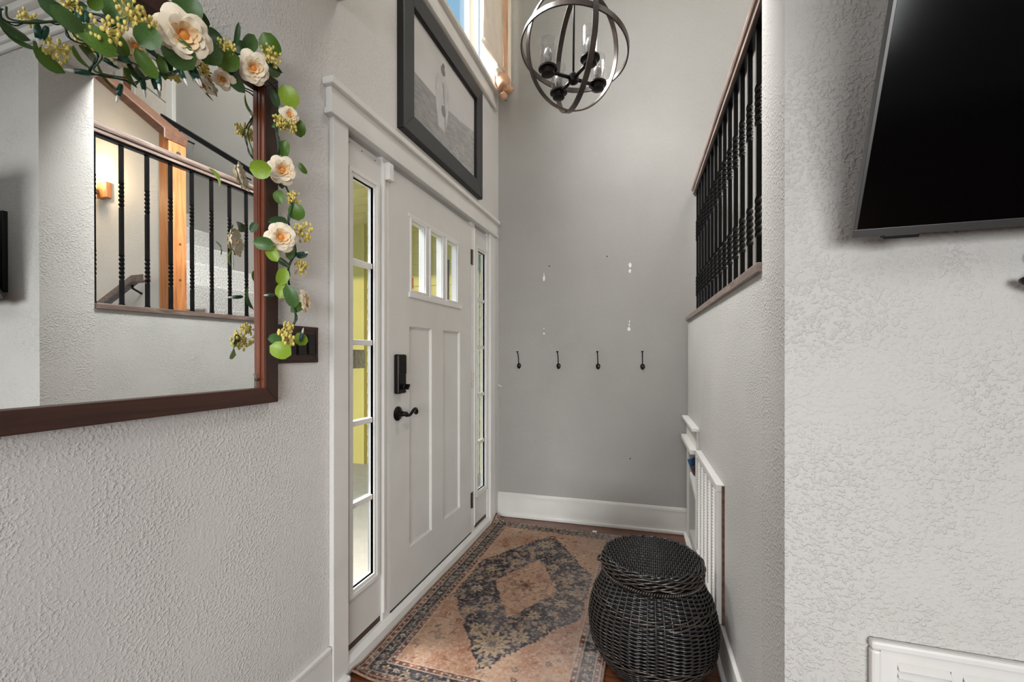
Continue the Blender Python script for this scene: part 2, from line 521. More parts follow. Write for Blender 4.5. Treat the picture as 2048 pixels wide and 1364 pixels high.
rbox(MB(), 1.1686, 2.02, 0, 0.014, 0, 0.145).build('board', M['trim'], bb)
rbox(MB(), 1.1686, 2.02, 0, 0.016, 0.145, 0.163).build('cap_bead', M['trim'], bb, bev=0.004)
rbox(MB(), 1.1686, 3.19, 0, 0.03, 0, 0.022).build('shoe_moulding', M['trim'], bb, bev=0.006)

cr = thing('trim_1', 'white stepped crown moulding under the living room ceiling', 'crown moulding', (0, 1.1686, 2.62), kind='structure')
for (a, d, z0, z1, nm) in [(0, 0.018, 2.615, 2.645, 'lower_bead'), (0, 0.030, 2.645, 2.672, 'step'), (0, 0.048, 2.672, 2.705, 'step'), (0, 0.075, 2.705, 2.738, 'cove'), (0, 0.092, 2.738, 2.765, 'step'), (0, 0.118, 2.765, 2.81, 'upper_bead')]:
    B(0.0, 4.7, 1.1686 - d, 1.1686, z0, z1).build(nm, M['trim'], cr, bev=0.006)

# door surround
tr = thing('trim_2', 'white casing with capped head board around door and sidelights', 'door casing', (0, 2.17, 0), kind='structure')
B(0, 0.02, 1.316, 1.399, 0, 2.117).build('side_casing', M['trim'], tr, bev=0.002)
B(0, 0.02, 2.95, 3.046, 0, 2.117).build('side_casing', M['trim'], tr, bev=0.002)
B(0, 0.026, 1.297, 3.065, 2.135, 2.218).build('head_board', M['trim'], tr, bev=0.002)
B(0, 0.034, 1.288, 3.085, 2.117, 2.137).build('head_bead', M['trim'], tr, bev=0.003)
B(0, 0.046, 1.280, 3.085, 2.218, 2.243).build('head_cap', M['trim'], tr, bev=0.003)
B(-0.034, 0.0, 1.649, 1.704, 0.05, 2.117).build('mullion_post', M['trim'], tr, bev=0.002)
B(-0.034, 0.0, 2.643, 2.698, 0.05, 2.117).build('mullion_post', M['trim'], tr, bev=0.002)
B(-0.02, 0.006, 1.650, 1.664, 0.10, 2.09).build('bead', M['trim'], tr, bev=0.002)
B(-0.02, 0.006, 2.684, 2.697, 0.10, 2.09).build('bead', M['trim'], tr, bev=0.002)
B(-0.058, -0.03, 1.399, 2.95, 2.098, 2.12).build('head_jamb', M['trim'], tr)
B(-0.036, 0.0, 1.385, 1.412, 0.0, 2.117).build('jamb', M['trim'], tr)
B(-0.036, 0.0, 2.937, 2.962, 0.0, 2.117).build('jamb', M['trim'], tr)
MB().prism([(-0.14, 0.0), (0.018, 0.0), (0.018, 0.042), (0.006, 0.066), (-0.14, 0.066)], 'y', 1.399, 2.95).build('threshold', M['trim'], tr, bev=0.002)
B(-0.10, -0.012, 1.412, 1.655, 0.066, 0.094).build('sill_block', M['sillbrown'], tr)
B(-0.10, -0.012, 2.69, 2.937, 0.066, 0.094).build('sill_block', M['sillbrown'], tr)
for yy in (1.43, 1.51, 1.6):
    MB().lathe([(0.0025, -0.001), (0.0025, 0.0012)], 8, (-0.003, yy, 2.078), 'x').build('nail_head', M['hinge'], tr)

def sidelight(name, y0, y1, g0, g1, label):
    t = thing(name, label, 'window', (-0.03, (y0 + y1) / 2, 0.09), kind='structure')
    zt, zb = 1.955, 0.305
    f = slab('x', -0.034, -0.008, [y0, g0, g1, y1], [0.094, zb, zt, 2.10], [(g0, g1, zb, zt)])
    f.build('frame', M['door'], t)
    rim = MB()
    for d0, d1, xx in ((0.0, 0.014, -0.001), (0.014, 0.03, 0.004)):
        rim.box(-0.02, xx, g0 - d1, g0 - d0, zb - d1, zt + d1).box(-0.02, xx, g1 + d0, g1 + d1, zb - d1, zt + d1)
        rim.box(-0.02, xx, g0 - d0, g1 + d0, zt + d0, zt + d1).box(-0.02, xx, g0 - d0, g1 + d0, zb - d1, zb - d0)
    rim.build('glazing_bead', M['trim'], t)
    bars = [1.62, 1.292, 0.962, 0.632]
    edges = [zt] + bars + [zb]
    for bz in bars:
        B(-0.036, -0.010, g0, g1, bz - 0.011, bz + 0.011).build('glazing_bar', M['trim'], t, bev=0.002)
    for i in range(5):
        B(-0.033, -0.030, g0, g1, edges[i + 1], edges[i]).build('pane', M['glass'], t)
    return t
sidelight('window_1', 1.412, 1.649, 1.452, 1.592, 'tall five-pane sidelight between the mirror wall and the door')
sidelight('window_2', 2.698, 2.937, 2.757, 2.897, 'tall five-pane sidelight on the hinge side near the hook wall')
tag(B(-0.0295, -0.0275, 1.46, 1.565, 1.185, 1.262).build('paper_sign', M['paper']), 'small grey paper notice behind the near sidelight glass', 'sign')

# front door
dr = thing('door_1', 'white panelled front door with three small panes and a black lever', 'door', (0, 2.173, 0.07), kind='structure')
Y0, Y1, Z0, Z1 = 1.7065, 2.6405, 0.076, 2.093
panes = [(1.888, 2.026), (2.083, 2.221), (2.278, 2.416)]
pz0, pz1 = 1.562, 1.905
ys = [Y0]
for a, b in panes: ys += [a, b]
ys.append(Y1)
leaf = slab('x', -0.036, 0.0, ys, [1.50, pz0, pz1, Z1], [(a, b, pz0, pz1) for a, b in panes])
leaf.box(-0.036, -0.013, Y0, Y1, Z0, 1.50)
for a, b, c, d in ((Y0, 1.873, Z0, 1.50), (2.10, 2.236, 0.295, 1.38), (2.462, Y1, Z0, 1.50), (1.873, 2.462, Z0, 0.295), (1.873, 2.462, 1.38, 1.50)):
    leaf.box(-0.013, 0.0, a, b, c, d)
leaf.build('leaf', M['door'], dr)
for a, b in ((1.873, 2.10), (2.236, 2.462)):
    m = MB()
    for (p, q, s, w) in ((a, a + 0.008, 0.295, 1.38), (b - 0.008, b, 0.295, 1.38)):
        m.prism([(-0.014, p), (-0.002, p), (-0.014, q)] if p == a else [(-0.014, p), (-0.002, q), (-0.014, q)], 'z', s, w)
    m.box(-0.014, -0.008, a, b, 0.295, 0.302).box(-0.014, -0.008, a, b, 1.373, 1.38)
    m.build('panel_moulding', M['door'], dr)
    B(-0.0134, -0.0118, a + 0.012, b - 0.012, 0.307, 1.368).build('panel', M['door'], dr, bev=0.0006)
for a, b in panes:
    B(-0.028, -0.025, a, b, pz0, pz1).build('pane', M['glass'], dr)
m = MB()
for (a, b) in panes:
    e = 0.012
    m.box(-0.004, 0.006, a - e, a, pz0 - e, pz1 + e).box(-0.004, 0.006, b, b + e, pz0 - e, pz1 + e)
    m.box(-0.004, 0.006, a, b, pz1, pz1 + e).box(-0.004, 0.006, a, b, pz0 - e, pz0)
m.build('glazing_bead', M['trim'], dr, bev=0.002)
B(-0.002, 0.009, 1.862, 2.478, 1.522, 1.55).build('pane_sill', M['trim'], dr, bev=0.004)
B(-0.002, 0.004, 1.862, 2.445, 1.918, 1.935).build('pane_head', M['trim'], dr, bev=0.002)
B(-0.0005, 0.0, Y0 + 0.002, Y1 - 0.002, Z0 - 0.012, Z0).build('sweep', M['black'], dr)
kp = B(0.0, 0.027, 1.736, 1.803, 1.060, 1.243).build('keypad_lock', M['bronze'], dr, bev=0.006, label='dark bronze electronic deadbolt housing')
B(0.0268, 0.0285, 1.739, 1.800, 1.150, 1.239).build('battery_cover', M['bronze'], kp, bev=0.001)
MB().lathe([(0.012, 0.026), (0.012, 0.036), (0.007, 0.04)], 16, (0, 1.772, 1.092), 'x').build('turn_base', M['bronze'], kp, True)
MB().hexa([(0.036, 1.760, 1.083), (0.060, 1.760, 1.083), (0.060, 1.768, 1.078), (0.036, 1.768, 1.078),
           (0.036, 1.776, 1.106), (0.060, 1.776, 1.106), (0.060, 1.784, 1.101), (0.036, 1.784, 1.101)]).build('thumb_turn', M['bronze'], kp, bev=0.003)
lv = MB().lathe([(0.034, 0.0), (0.034, 0.004), (0.028, 0.010), (0.016, 0.013), (0.012, 0.03)], 28, (0, 1.768, 0.966), 'x').build('lever_rosette', M['bronze'], dr, 'auto')
pts = []
for i in range(25):
    t = i / 24
    yy = 1.762 + 0.098 * t
    zz = 0.966 - 0.010 * math.sin(t * 2 * PI * 0.9) * 1.0 + (0.006 * t)
    pts.append((0.045 + 0.004 * math.sin(t * PI), yy, zz))
for i in range(1, 10):
    g = i / 9 * 1.5 * PI
    pts.append((0.045, 1.860 + 0.007 * math.sin(g) , 0.9685 - 0.007 + 0.007 * math.cos(g) + 0.004))
MB().tube(pts, [0.010] * 4 + [0.0075] * (len(pts) - 4), 10).build('lever', M['bronze'], lv, True)
MB().tube([(0.01, 1.768, 0.966), (0.05, 1.768, 0.966)], 0.011, 12).build('spindle', M['bronze'], lv, True)
for z0, z1, mm in ((1.836, 1.934, 'hinge'), (1.024, 1.140, 'hinge_paint'), (0.231, 0.333, 'hinge')):
    h = B(-0.001, 0.0025, 2.628, 2.664, z0, z1).build('hinge', M[mm], dr)
    for k in range(5):
        q = (z1 - z0) / 5
        MB().lathe([(0.006, z0 + q * k + 0.001), (0.006, z0 + q * (k + 1) - 0.001)], 10, (0.005, 2.643, 0)).build('knuckle', M[mm], h, 'auto')
tag(B(-0.0248, -0.0238, 1.893, 1.951, 1.576, 1.632).build('window_sticker', M['sticker']), 'small orange square sticker in the first pane of the door', 'sticker')
sn = thing('door_sensor', 'white plastic alarm sensor box at the top corner of the door', 'sensor', (0.0, 1.69, 2.02))
B(0.0, 0.026, 1.662, 1.700, 2.018, 2.096).build('housing', M['sensor'], sn, bev=0.005)
B(0.0, 0.02, 1.7, 1.713, 2.024, 2.072).build('magnet', M['sensor'], sn, bev=0.003)

# high window
wd = thing('window_3', 'high foyer window with blue sky beyond and white trim', 'window', (0, 2.1, 3.22), kind='structure')
B(0, 0.022, 1.0, 3.08, 3.085, 3.13).build('apron', M['trim'], wd, bev=0.006)
B(0, 0.014, 1.0, 3.08, 3.13, 3.195).build('apron', M['trim'], wd, bev=0.004)
B(-0.06, 0.04, 1.0, 3.09, 3.195, 3.222).build('sill', M['trim'], wd, bev=0.004)
B(0, 0.02, 3.03, 3.13, 3.222, 4.7).build('side_casing', M['trim'], wd, bev=0.003)
B(0, 0.02, 1.0, 1.1, 3.222, 4.7).build('side_casing', M['trim'], wd, bev=0.003)
B(0, 0.02, 1.0, 3.13, 4.6, 4.7).build('head_casing', M['trim'], wd, bev=0.003)
fr = MB()
for a, b in ((1.1, 1.16), (2.00, 2.07), (2.66, 2.79), (2.985, 3.03)):
    fr.box(-0.058, -0.02, a, b, 3.222, 4.6)
fr.box(-0.058, -0.02, 1.1, 3.03, 3.222, 3.262).box(-0.058, -0.02, 1.1, 3.03, 4.55, 4.6)
fr.box(-0.05, -0.03, 2.79, 2.84, 3.262, 4.55)
fr.build('sash_frame', M['trim'], wd, bev=0.004)
for a, b in ((1.16, 2.00), (2.07, 2.66), (2.79, 2.985)):
    B(-0.042, -0.039, a, b, 3.262, 4.55).build('pane', M['glass'], wd)

# porch outside
pw = thing('porch_wall', 'yellow green clapboard porch wall seen through the door glass', 'house wall', (-1.6, 4.4, 0))
B(-3.2, -0.35, 4.42, 4.55, -0.2, 3.2).build('wall_body', M['green_wall'], pw)
cb_me = {}
for i in range(24):
    z0 = -0.1 + i * 0.125
    for a, b, mm in ((-3.2, -2.3, 'cream_wall'), (-2.1, -1.14, 'green_wall'), (-1.02, -0.35, 'green_wall')):
        MB().prism([(4.42, z0), (4.396, z0), (4.412, z0 + 0.125), (4.42, z0 + 0.125)], 'x', a, b).build('clapboard', M[mm], pw)
B(-2.3, -2.1, 4.34, 4.44, -0.2, 3.2).build('corner_post', M['green_wall'], pw)
B(-1.14, -1.03, 4.39, 4.43, 0.1, 2.3).build('dark_olive_strip', M['olive'], pw)  # plain dark olive strip upright in the siding
B(-0.69, -0.655, 4.36, 4.43, -0.2, 3.2).build('downpipe', M['trim'], pw)
pr_ = struct(B(-3.4, -0.06, 2.0, 4.6, 2.80, 2.86).build('porch_shade_roof', M['porch_ceiling']), 'added roof shading the porch outside the front door, pale yellow boards below', 'porch roof')  # roof added to block the daylight area light above the porch
for i in range(13):
    B(-3.4, -0.06, 2.0 + 0.2 * i + 0.004, 2.2 + 0.2 * i - 0.004, 2.785, 2.80).build('ceiling_board', M['porch_ceiling'], pr_)
struct(B(-4.0, -0.06, -1.0, 4.6, -0.25, -0.05).build('porch_floor', M['porch']), 'pale concrete porch floor outside the front door', 'porch')
struct(B(-40, -4.0, -30, 30, -0.4, -0.3).build('lawn', M['lawn']), 'green lawn beyond the porch', 'lawn')

# ------------------------------------------------------------------ stairwell behind the railing (seen in the mirror)
st = thing('staircase', 'grey carpeted stair flight rising along the end wall behind the railing', 'stairs', (2.3, 2.75, 1.3))
for i, (xx, zz) in enumerate([(1.97, 1.60), (2.28, 1.82), (2.57, 2.045), (2.86, 2.27), (3.14, 2.495), (3.43, 2.72), (3.72, 2.945)]):
    B(xx, xx + 0.34, 2.322, YF(xx) - 0.002, zz - 0.24, zz).build('step', M['carpet'], st, bev=0.015)
B(1.55, 1.97, 1.37, YF(1.6) - 0.002, 1.1, 1.30).build('landing', M['carpet'], st)
pwn = MB()
sl = 0.769
def capz(x): return 2.825 + sl * (x - 2.207)
pwn.hexa([(2.264, 2.2, -1.0), (4.7, 2.2, -1.0), (4.7, 2.3, -1.0), (2.264, 2.3, -1.0),
          (2.264, 2.2, capz(2.264) + 0.01), (4.7, 2.2, capz(4.7) + 0.01), (4.7, 2.3, capz(4.7) + 0.01), (2.264, 2.3, capz(2.264) + 0.01)])
pw2 = struct(pwn.build('wall_stair', M['wall']), 'white sloping half wall between the two stair flights', 'wall')
MB().hexa([(2.16, 2.165, capz(2.16)), (4.7, 2.165, capz(4.7)), (4.7, 2.335, capz(4.7)), (2.16, 2.335, capz(2.16)),
           (2.16, 2.165, capz(2.16) + 0.075), (4.7, 2.165, capz(4.7) + 0.075), (4.7, 2.335, capz(4.7) + 0.075), (2.16, 2.335, capz(2.16) + 0.075)]).build('cap', M['pine_x'], pw2, bev=0.008, label='brown wooden cap board')
nw = thing('newel_post', 'orange pine newel post at the foot of the stair half wall', 'post', (2.21, 2.25, 1.3))
MB().hexa([(2.158, 2.195, 1.2), (2.262, 2.195, 1.2), (2.262, 2.318, 1.2), (2.158, 2.318, 1.2),
           (2.158, 2.195, capz(2.158) - 0.002), (2.262, 2.195, capz(2.262) - 0.002), (2.262, 2.318, capz(2.262) - 0.002), (2.158, 2.318, capz(2.158) - 0.002)]).build('post', M['pine'], nw, bev=0.006)
MB().lathe([(0.017, 2.1565), (0.017, 2.1585)], 16, (0, 2.262, 2.715), 'x').build('knot', M['hinge'], nw)
for zz in (2.06, 1.8):
    MB().lathe([(0.009, 2.1565), (0.009, 2.1585)], 12, (0, 2.27, zz), 'x').build('knot', M['pine_x'], nw)

hr = thing('handrail', 'black stair handrail sloping up the grey end wall', 'handrail', (2.5, 3.14, 2.9))
def hz(x): return 3.03 + 0.612 * (x - 2.547)
MB().hexa([(2.2, 3.12, hz(2.2) - 0.03), (3.66, 3.12, hz(3.66) - 0.03), (3.66, 3.165, hz(3.66) - 0.03), (2.2, 3.165, hz(2.2) - 0.03),
           (2.2, 3.12, hz(2.2) + 0.03), (3.66, 3.12, hz(3.66) + 0.03), (3.66, 3.165, hz(3.66) + 0.03), (2.2, 3.165, hz(2.2) + 0.03)]).build('rail', M['iron'], hr, bev=0.01)
for xx in (2.62, 3.42):
    MB().tube([(xx, 3.145, hz(xx) - 0.02), (xx, 3.15, hz(xx) - 0.075), (xx, 3.2, hz(xx) - 0.10), (xx, YF(xx), hz(xx) - 0.10)], 0.008, 8).build('bracket', M['iron'], hr, True)
hr = thing('handrail', 'short brown wooden handrail going down the white stair half wall', 'handrail', (2.5, 2.13, 1.7))
def lz(x): return 1.80 - 0.462 * (x - 2.407)
MB().hexa([(2.407, 2.105, lz(2.407) - 0.028), (3.2, 2.105, lz(3.2) - 0.028), (3.2, 2.155, lz(3.2) - 0.028), (2.407, 2.155, lz(2.407) - 0.028),
           (2.407, 2.105, lz(2.407) + 0.028), (3.2, 2.105, lz(3.2) + 0.028), (3.2, 2.155, lz(3.2) + 0.028), (2.407, 2.155, lz(2.407) + 0.028)]).build('rail', M['railwood'], hr, bev=0.006)
B(2.28, 2.409, 2.105, 2.155, 1.772, 1.826).build('rail_end', M['railwood'], hr, bev=0.006)
MB().tube([(2.44, 2.13, 1.765), (2.44, 2.135, 1.735), (2.45, 2.2, 1.705)], 0.008, 8).build('bracket', M['iron'], hr, True)

sc = thing('wall_sconce', 'lit warm sconce on a wooden block on the stair half wall', 'lamp', (2.84, 2.2, 2.5))
B(2.775, 2.885, 2.165, 2.2, 2.445, 2.562).build('backplate', M['pine'], sc, bev=0.004)
B(2.86, 2.93, 2.09, 2.166, 2.475, 2.51).build('arm', M['pine_x'], sc, bev=0.004)
MB().lathe([(0.02, 2.51), (0.022, 2.54), (0.03, 2.545)], 16, (2.92, 2.10, 0)).build('cup', M['pine_x'], sc, 'auto')
MB().ball((2.92, 2.10, 2.59), 0.035, 14, 8, (1, 1, 1.3)).build('bulb', M['lampglow'], sc, True)
light('sconce_lamp', 'POINT', (2.92, 2.02, 2.62), (0, 0, 0), 5.5, (1.0, 0.72, 0.42), 0.04)

up = thing('plank_panel', 'white plank panel at the top of the stairs beside the grey wall', 'wall panel', (4.0, 3.25, 3.2))
B(3.70, 3.80, YF(3.75) - 0.04, YF(3.75), 3.0, 5.2).build('edge_trim', M['trim'], up, bev=0.004)
for k in range(8):                              # slanting boards follow the stair pitch
    zb = 3.05 + k * 0.30
    MB().hexa([(3.80, YF(4.1) - 0.03, zb), (4.30, YF(4.1) - 0.03, zb + 0.38), (4.30, YF(4.1), zb + 0.38), (3.80, YF(4.1), zb),
               (3.80, YF(4.1) - 0.03, zb + 0.288), (4.30, YF(4.1) - 0.03, zb + 0.668), (4.30, YF(4.1), zb + 0.668), (3.80, YF(4.1), zb + 0.288)]).build('plank', M['board'], up, bev=0.003)
B(4.30, 4.36, YF(4.4) - 0.05, YF(4.4), 3.0, 5.2).build('edge_trim', M['trim'], up, bev=0.004)
ud = thing('stair_top_door', 'reddish wooden door with white frame at the top of the stairs', 'door', (4.5, 3.25, 3.1))
B(4.36, 4.53, YF(4.5) - 0.03, YF(4.5), 3.1, 5.1).build('leaf', M['doorwood'], ud, bev=0.004)
B(4.53, 4.64, YF(4.5) - 0.045, YF(4.5), 3.1, 5.1).build('frame', M['trim'], ud, bev=0.004)
bb = thing('baseboard_near', 'white baseboard along the foot of the television wall', 'baseboard', (2.5, 1.1686, 0), kind='structure')
B(XR(1.1686) + 0.002, 4.7, 1.1546, 1.1686, 0, 0.15).build('board', M['trim'], bb)
B(XR(1.1686) + 0.002, 4.7, 1.1526, 1.1686, 0.15, 0.17).build('cap_bead', M['trim'], bb, bev=0.004)

# ------------------------------------------------------------------ railing
rl = thing('stair_railing', 'black twisted iron railing with brown wooden rail on the half wall', 'railing', (XR(2.3) + 0.055, 2.3, 1.472))
yy0, yy1 = 1.364, 3.205
sb = MB(); rbox(sb, yy0, yy1, -0.128, 0.014, 1.472, 1.500); sb.build('sill_board', M['railwood'], rl, bev=0.003, label='worn brown wooden sill board')
hb = MB(); rbox(hb, yy0, yy1, -0.086, -0.02, 2.352, 2.388); hb.build('handrail', M['railwood'], rl, bev=0.012, label='brown wooden handrail')
hb = MB(); rbox(hb, yy0, yy1, -0.076, -0.03, 2.334, 2.353); hb.build('rail_moulding', M['railwood'], rl, bev=0.003)
hb = MB(); rbox(hb, yy0, yy1, -0.066, -0.04, 2.322, 2.335); hb.build('rail_channel', M['iron'], rl)
def baluster_mesh():
    m = MB(); s = 0.0078; H = 0.822
    tw = [(0.13, 0.265), (0.50, 0.635)]
    zs = [0.0]
    for a, b in tw:
        zs += [a + (b - a) * i / 30 for i in range(31)]
    zs.append(H)
    n = 0
    for z in zs:
        ang = 0.0
        for a, b in tw:
            ang += 2 * PI * 1.5 * min(1, max(0, (z - a) / (b - a)))
        k = 1.0
        for a, b in tw:
            if a < z < b: k = 1.08
        for q in range(4):
            g = ang + PI / 4 + q * PI / 2
            m.v.append((s * 1.414 * k * math.cos(g), s * 1.414 * k * math.sin(g), z))
        n += 1
    for i in range(n - 1):
        for q in range(4):
            w = (q + 1) % 4
            m.f.append((i * 4 + q, i * 4 + w, (i + 1) * 4 + w, (i + 1) * 4 + q))
    m.f.append((3, 2, 1, 0)); m.f.append(tuple((n - 1) * 4 + q for q in range(4)))
    m.box(-0.0095, 0.0095, -0.0095, 0.0095, 0.0, 0.012)
    return m.mesh('baluster')
bal = baluster_mesh()
for i in range(16):
    yb = 1.386 + i * 0.1168
    if yb > yy1 - 0.01: break
    p = Vector((XR(yb) + 0.053, yb, 1.500))
    put('baluster', bal, M['iron'], rl, p - WO[rl])

# ------------------------------------------------------------------ mirror
mr = thing('wall_mirror', 'large wall mirror in a dark espresso wooden frame', 'mirror', (0.0, 0.55, 1.098))
a0, a1, c0, c1, w = -0.10, 1.055, 1.096, 2.087, 0.046
def rail(m, P, lo, hi):
    return m.hexa([(lo, *P[0]), (hi, *P[0]), (hi, *P[1]), (lo, *P[1]), (lo, *P[3]), (hi, *P[3]), (hi, *P[2]), (lo, *P[2])])
fx0, fx1 = 0.006, 0.034
rail(MB(), [(a0, c0), (a1, c0), (a1 - w, c0 + w), (a0 + w, c0 + w)], fx0, fx1).build('frame_rail', M['espresso'], mr, bev=0.002)
rail(MB(), [(a0 + w, c1 - w), (a1 - w, c1 - w), (a1, c1), (a0, c1)], fx0, fx1).build('frame_rail', M['espresso'], mr, bev=0.002)
rail(MB(), [(a1 - w, c0 + w), (a1, c0), (a1, c1), (a1 - w, c1 - w)], fx0, fx1).build('frame_stile', M['espresso_v'], mr, bev=0.002)
rail(MB(), [(a0, c0), (a0 + w, c0 + w), (a0 + w, c1 - w), (a0, c1)], fx0, fx1).build('frame_stile', M['espresso_v'], mr, bev=0.002)
B(0.0115, 0.031, a1 - w - 0.003, a1 - w, c0 + w, c1 - w).build('inner_bevel', M['mahogany'], mr)
B(0.0115, 0.018, a1 - w - 0.007, a1 - w - 0.003, c0 + w, c1 - w).build('inner_bevel', M['mahogany'], mr)
gl = MB().add([(0, a0 + 0.02 - 0.55, c0 + 0.02 - 1.242), (0, a1 - 0.02 - 0.55, c0 + 0.02 - 1.242), (0, a1 - 0.02 - 0.55, c1 - 0.02 - 1.242), (0, a0 + 0.02 - 0.55, c1 - 0.02 - 1.242)], [(0, 1, 2, 3)])
gl.box(-0.003, -0.0005, a0 + 0.02 - 0.55, a1 - 0.02 - 0.55, c0 + 0.02 - 1.242, c1 - 0.02 - 1.242)
go = put('mirror_glass', gl.mesh('mirror_glass'), M['mirror'], mr, (0.012, 0.0, 1.242 - 1.098), (0, math.radians(-0.21), 0))
ck = B(0.0125, 0.0145, 0.985, 1.008, 1.146, 1.185).build('retaining_clip', M['steel'], mr, bev=0.001, label='small silver retaining clip')
MB().lathe([(0.005, 0.0145), (0.0045, 0.0185), (0.001, 0.0195)], 12, (0, 0.995, 1.168), 'x').build('screw', M['hinge'], ck, 'auto')

# ------------------------------------------------------------------ rose garland over the mirror
LEAVES=[
(0.075,0.509,1.880,0.052,0.030,-15,1),(0.085,0.521,1.873,0.055,0.032,-20,2),(0.060,0.577,1.952,0.030,0.022,60,0),(0.060,0.617,1.973,0.065,0.055,80,2),(0.085,0.567,1.863,0.065,0.044,-25,0),(0.070,0.614,1.890,0.046,0.027,-60,0),(0.100,0.648,1.924,0.052,0.047,60,2),(0.060,0.695,1.972,0.050,0.034,50,0),(0.085,0.724,1.941,0.070,0.063,-40,2),(0.090,0.792,1.988,0.062,0.052,20,2),(0.080,0.850,2.010,0.057,0.050,30,0),(0.070,0.755,2.073,0.070,0.060,70,2),(0.060,0.794,2.082,0.045,0.030,-50,2),(0.050,0.835,2.063,0.052,0.036,-40,1),(0.075,0.662,1.880,0.061,0.029,-55,0),(0.060,0.702,1.902,0.053,0.021,-70,0),(0.060,0.881,1.982,0.075,0.032,-45,1),(0.070,0.921,2.104,0.053,0.039,75,2),(0.065,0.997,2.151,0.065,0.056,-60,0),(0.080,0.876,2.093,0.061,0.013,85,1),(0.060,0.996,2.090,0.073,0.026,-20,1),(0.045,1.023,2.098,0.045,0.036,-10,0),(0.085,1.043,2.021,0.067,0.054,-60,3),(0.060,1.017,2.007,0.048,0.024,-70,1),(0.070,1.098,1.957,0.054,0.038,-70,0),(0.080,1.018,1.925,0.051,0.018,20,2),(0.065,1.048,1.870,0.052,0.034,70,0),(0.090,0.940,1.761,0.056,0.050,10,3),(0.070,1.116,1.837,0.038,0.019,-60,0),(0.055,1.039,1.720,0.043,0.033,-70,0),(0.050,1.049,1.774,0.046,0.021,-80,1),(0.075,1.086,1.688,0.053,0.047,-80,0),(0.080,1.009,1.634,0.056,0.032,10,1),(0.090,0.950,1.556,0.051,0.037,0,2),(0.090,0.980,1.532,0.049,0.032,-60,3),(0.060,1.078,1.559,0.047,0.028,80,0),(0.060,1.123,1.561,0.035,0.019,20,1),(0.050,0.954,1.605,0.034,0.020,70,1),(0.060,1.043,1.480,0.055,0.037,80,3),(0.055,1.050,1.437,0.052,0.037,70,3),(0.090,1.046,1.419,0.073,0.039,-70,2),(0.060,1.106,1.390,0.051,0.029,35,0),(0.085,0.997,1.287,0.044,0.032,0,2),(0.100,0.999,1.254,0.061,0.050,-25,3),(0.060,1.120,1.292,0.045,0.039,-60,3),(0.060,1.047,1.523,0.046,0.018,-35,1),(0.050,0.716,1.920,0.035,0.023,-30,1),(0.050,0.654,1.997,0.044,0.033,40,1),(0.050,0.555,1.932,0.030,0.018,20,1),(0.050,0.910,2.089,0.041,0.033,10,1),]
ROSES=[
(0.105,0.721,1.978,0.0530,0.55,-0.10),(0.095,0.913,2.024,0.0396,0.50,-0.15),(0.080,1.052,1.974,0.0259,0.90,0.30),(0.090,1.016,1.789,0.0400,0.60,-0.10),(0.100,1.001,1.585,0.0424,0.45,0.00),(0.085,1.109,1.412,0.0380,1.20,0.10),(0.050,0.656,1.921,0.0286,-0.50,-0.70),(0.045,0.863,1.974,0.0266,-0.60,-0.60),]
BERRIES=[
(0.070,0.532,1.912,0.0192),(0.090,0.579,1.890,0.0301),(0.085,0.626,1.959,0.0317),(0.090,0.644,1.955,0.0258),(0.085,0.838,2.037,0.0232),(0.090,0.972,2.097,0.0286),(0.080,1.011,1.931,0.0237),(0.085,1.045,1.934,0.0242),(0.070,1.074,1.729,0.0248),(0.075,1.107,1.632,0.0349),(0.060,1.118,1.520,0.0257),(0.090,1.018,1.285,0.0356),(0.060,0.801,1.960,0.0151),(0.090,1.034,1.323,0.0210),]
WIRE=[
(0.062,0.486,1.899),(0.074,0.496,1.885),(0.059,0.530,1.901),(0.051,0.566,1.927),(0.068,0.585,1.930),(0.072,0.598,1.918),(0.054,0.624,1.914),(0.055,0.633,1.896),(0.072,0.627,1.869),(0.067,0.652,1.871),(0.050,0.684,1.879),(0.060,0.697,1.880),(0.074,0.722,1.902),(0.061,0.781,1.956),(0.050,0.838,2.008),(0.066,0.881,2.022),(0.073,0.954,2.036),(0.055,1.026,2.041),(0.053,1.035,1.998),(0.071,1.012,1.923),(0.068,1.024,1.870),(0.051,1.044,1.820),(0.058,1.060,1.764),(0.074,1.070,1.712),(0.062,1.067,1.658),(0.050,1.100,1.606),(0.065,1.093,1.563),(0.073,1.061,1.517),(0.057,1.072,1.480),(0.052,1.090,1.430),(0.070,1.088,1.366),(0.070,1.080,1.334),(0.052,1.070,1.306),]
WIRE2=[
(0.062,0.615,1.998),(0.074,0.632,1.992),(0.059,0.679,1.993),(0.051,0.716,1.981),(0.068,0.732,1.947),(0.072,0.770,1.954),]
SOCK=[
(.075,0.544,1.898,-80),(.075,0.554,1.901,-100),(.075,0.615,1.860,200),(.075,0.686,1.860,-95),(.075,0.736,1.906,-70),(.075,0.762,1.922,-60),(.075,0.772,1.926,-75),(.075,1.105,1.298,90),(.075,1.101,1.561,20),(.075,0.986,1.415,190),(.075,0.669,1.915,170),]

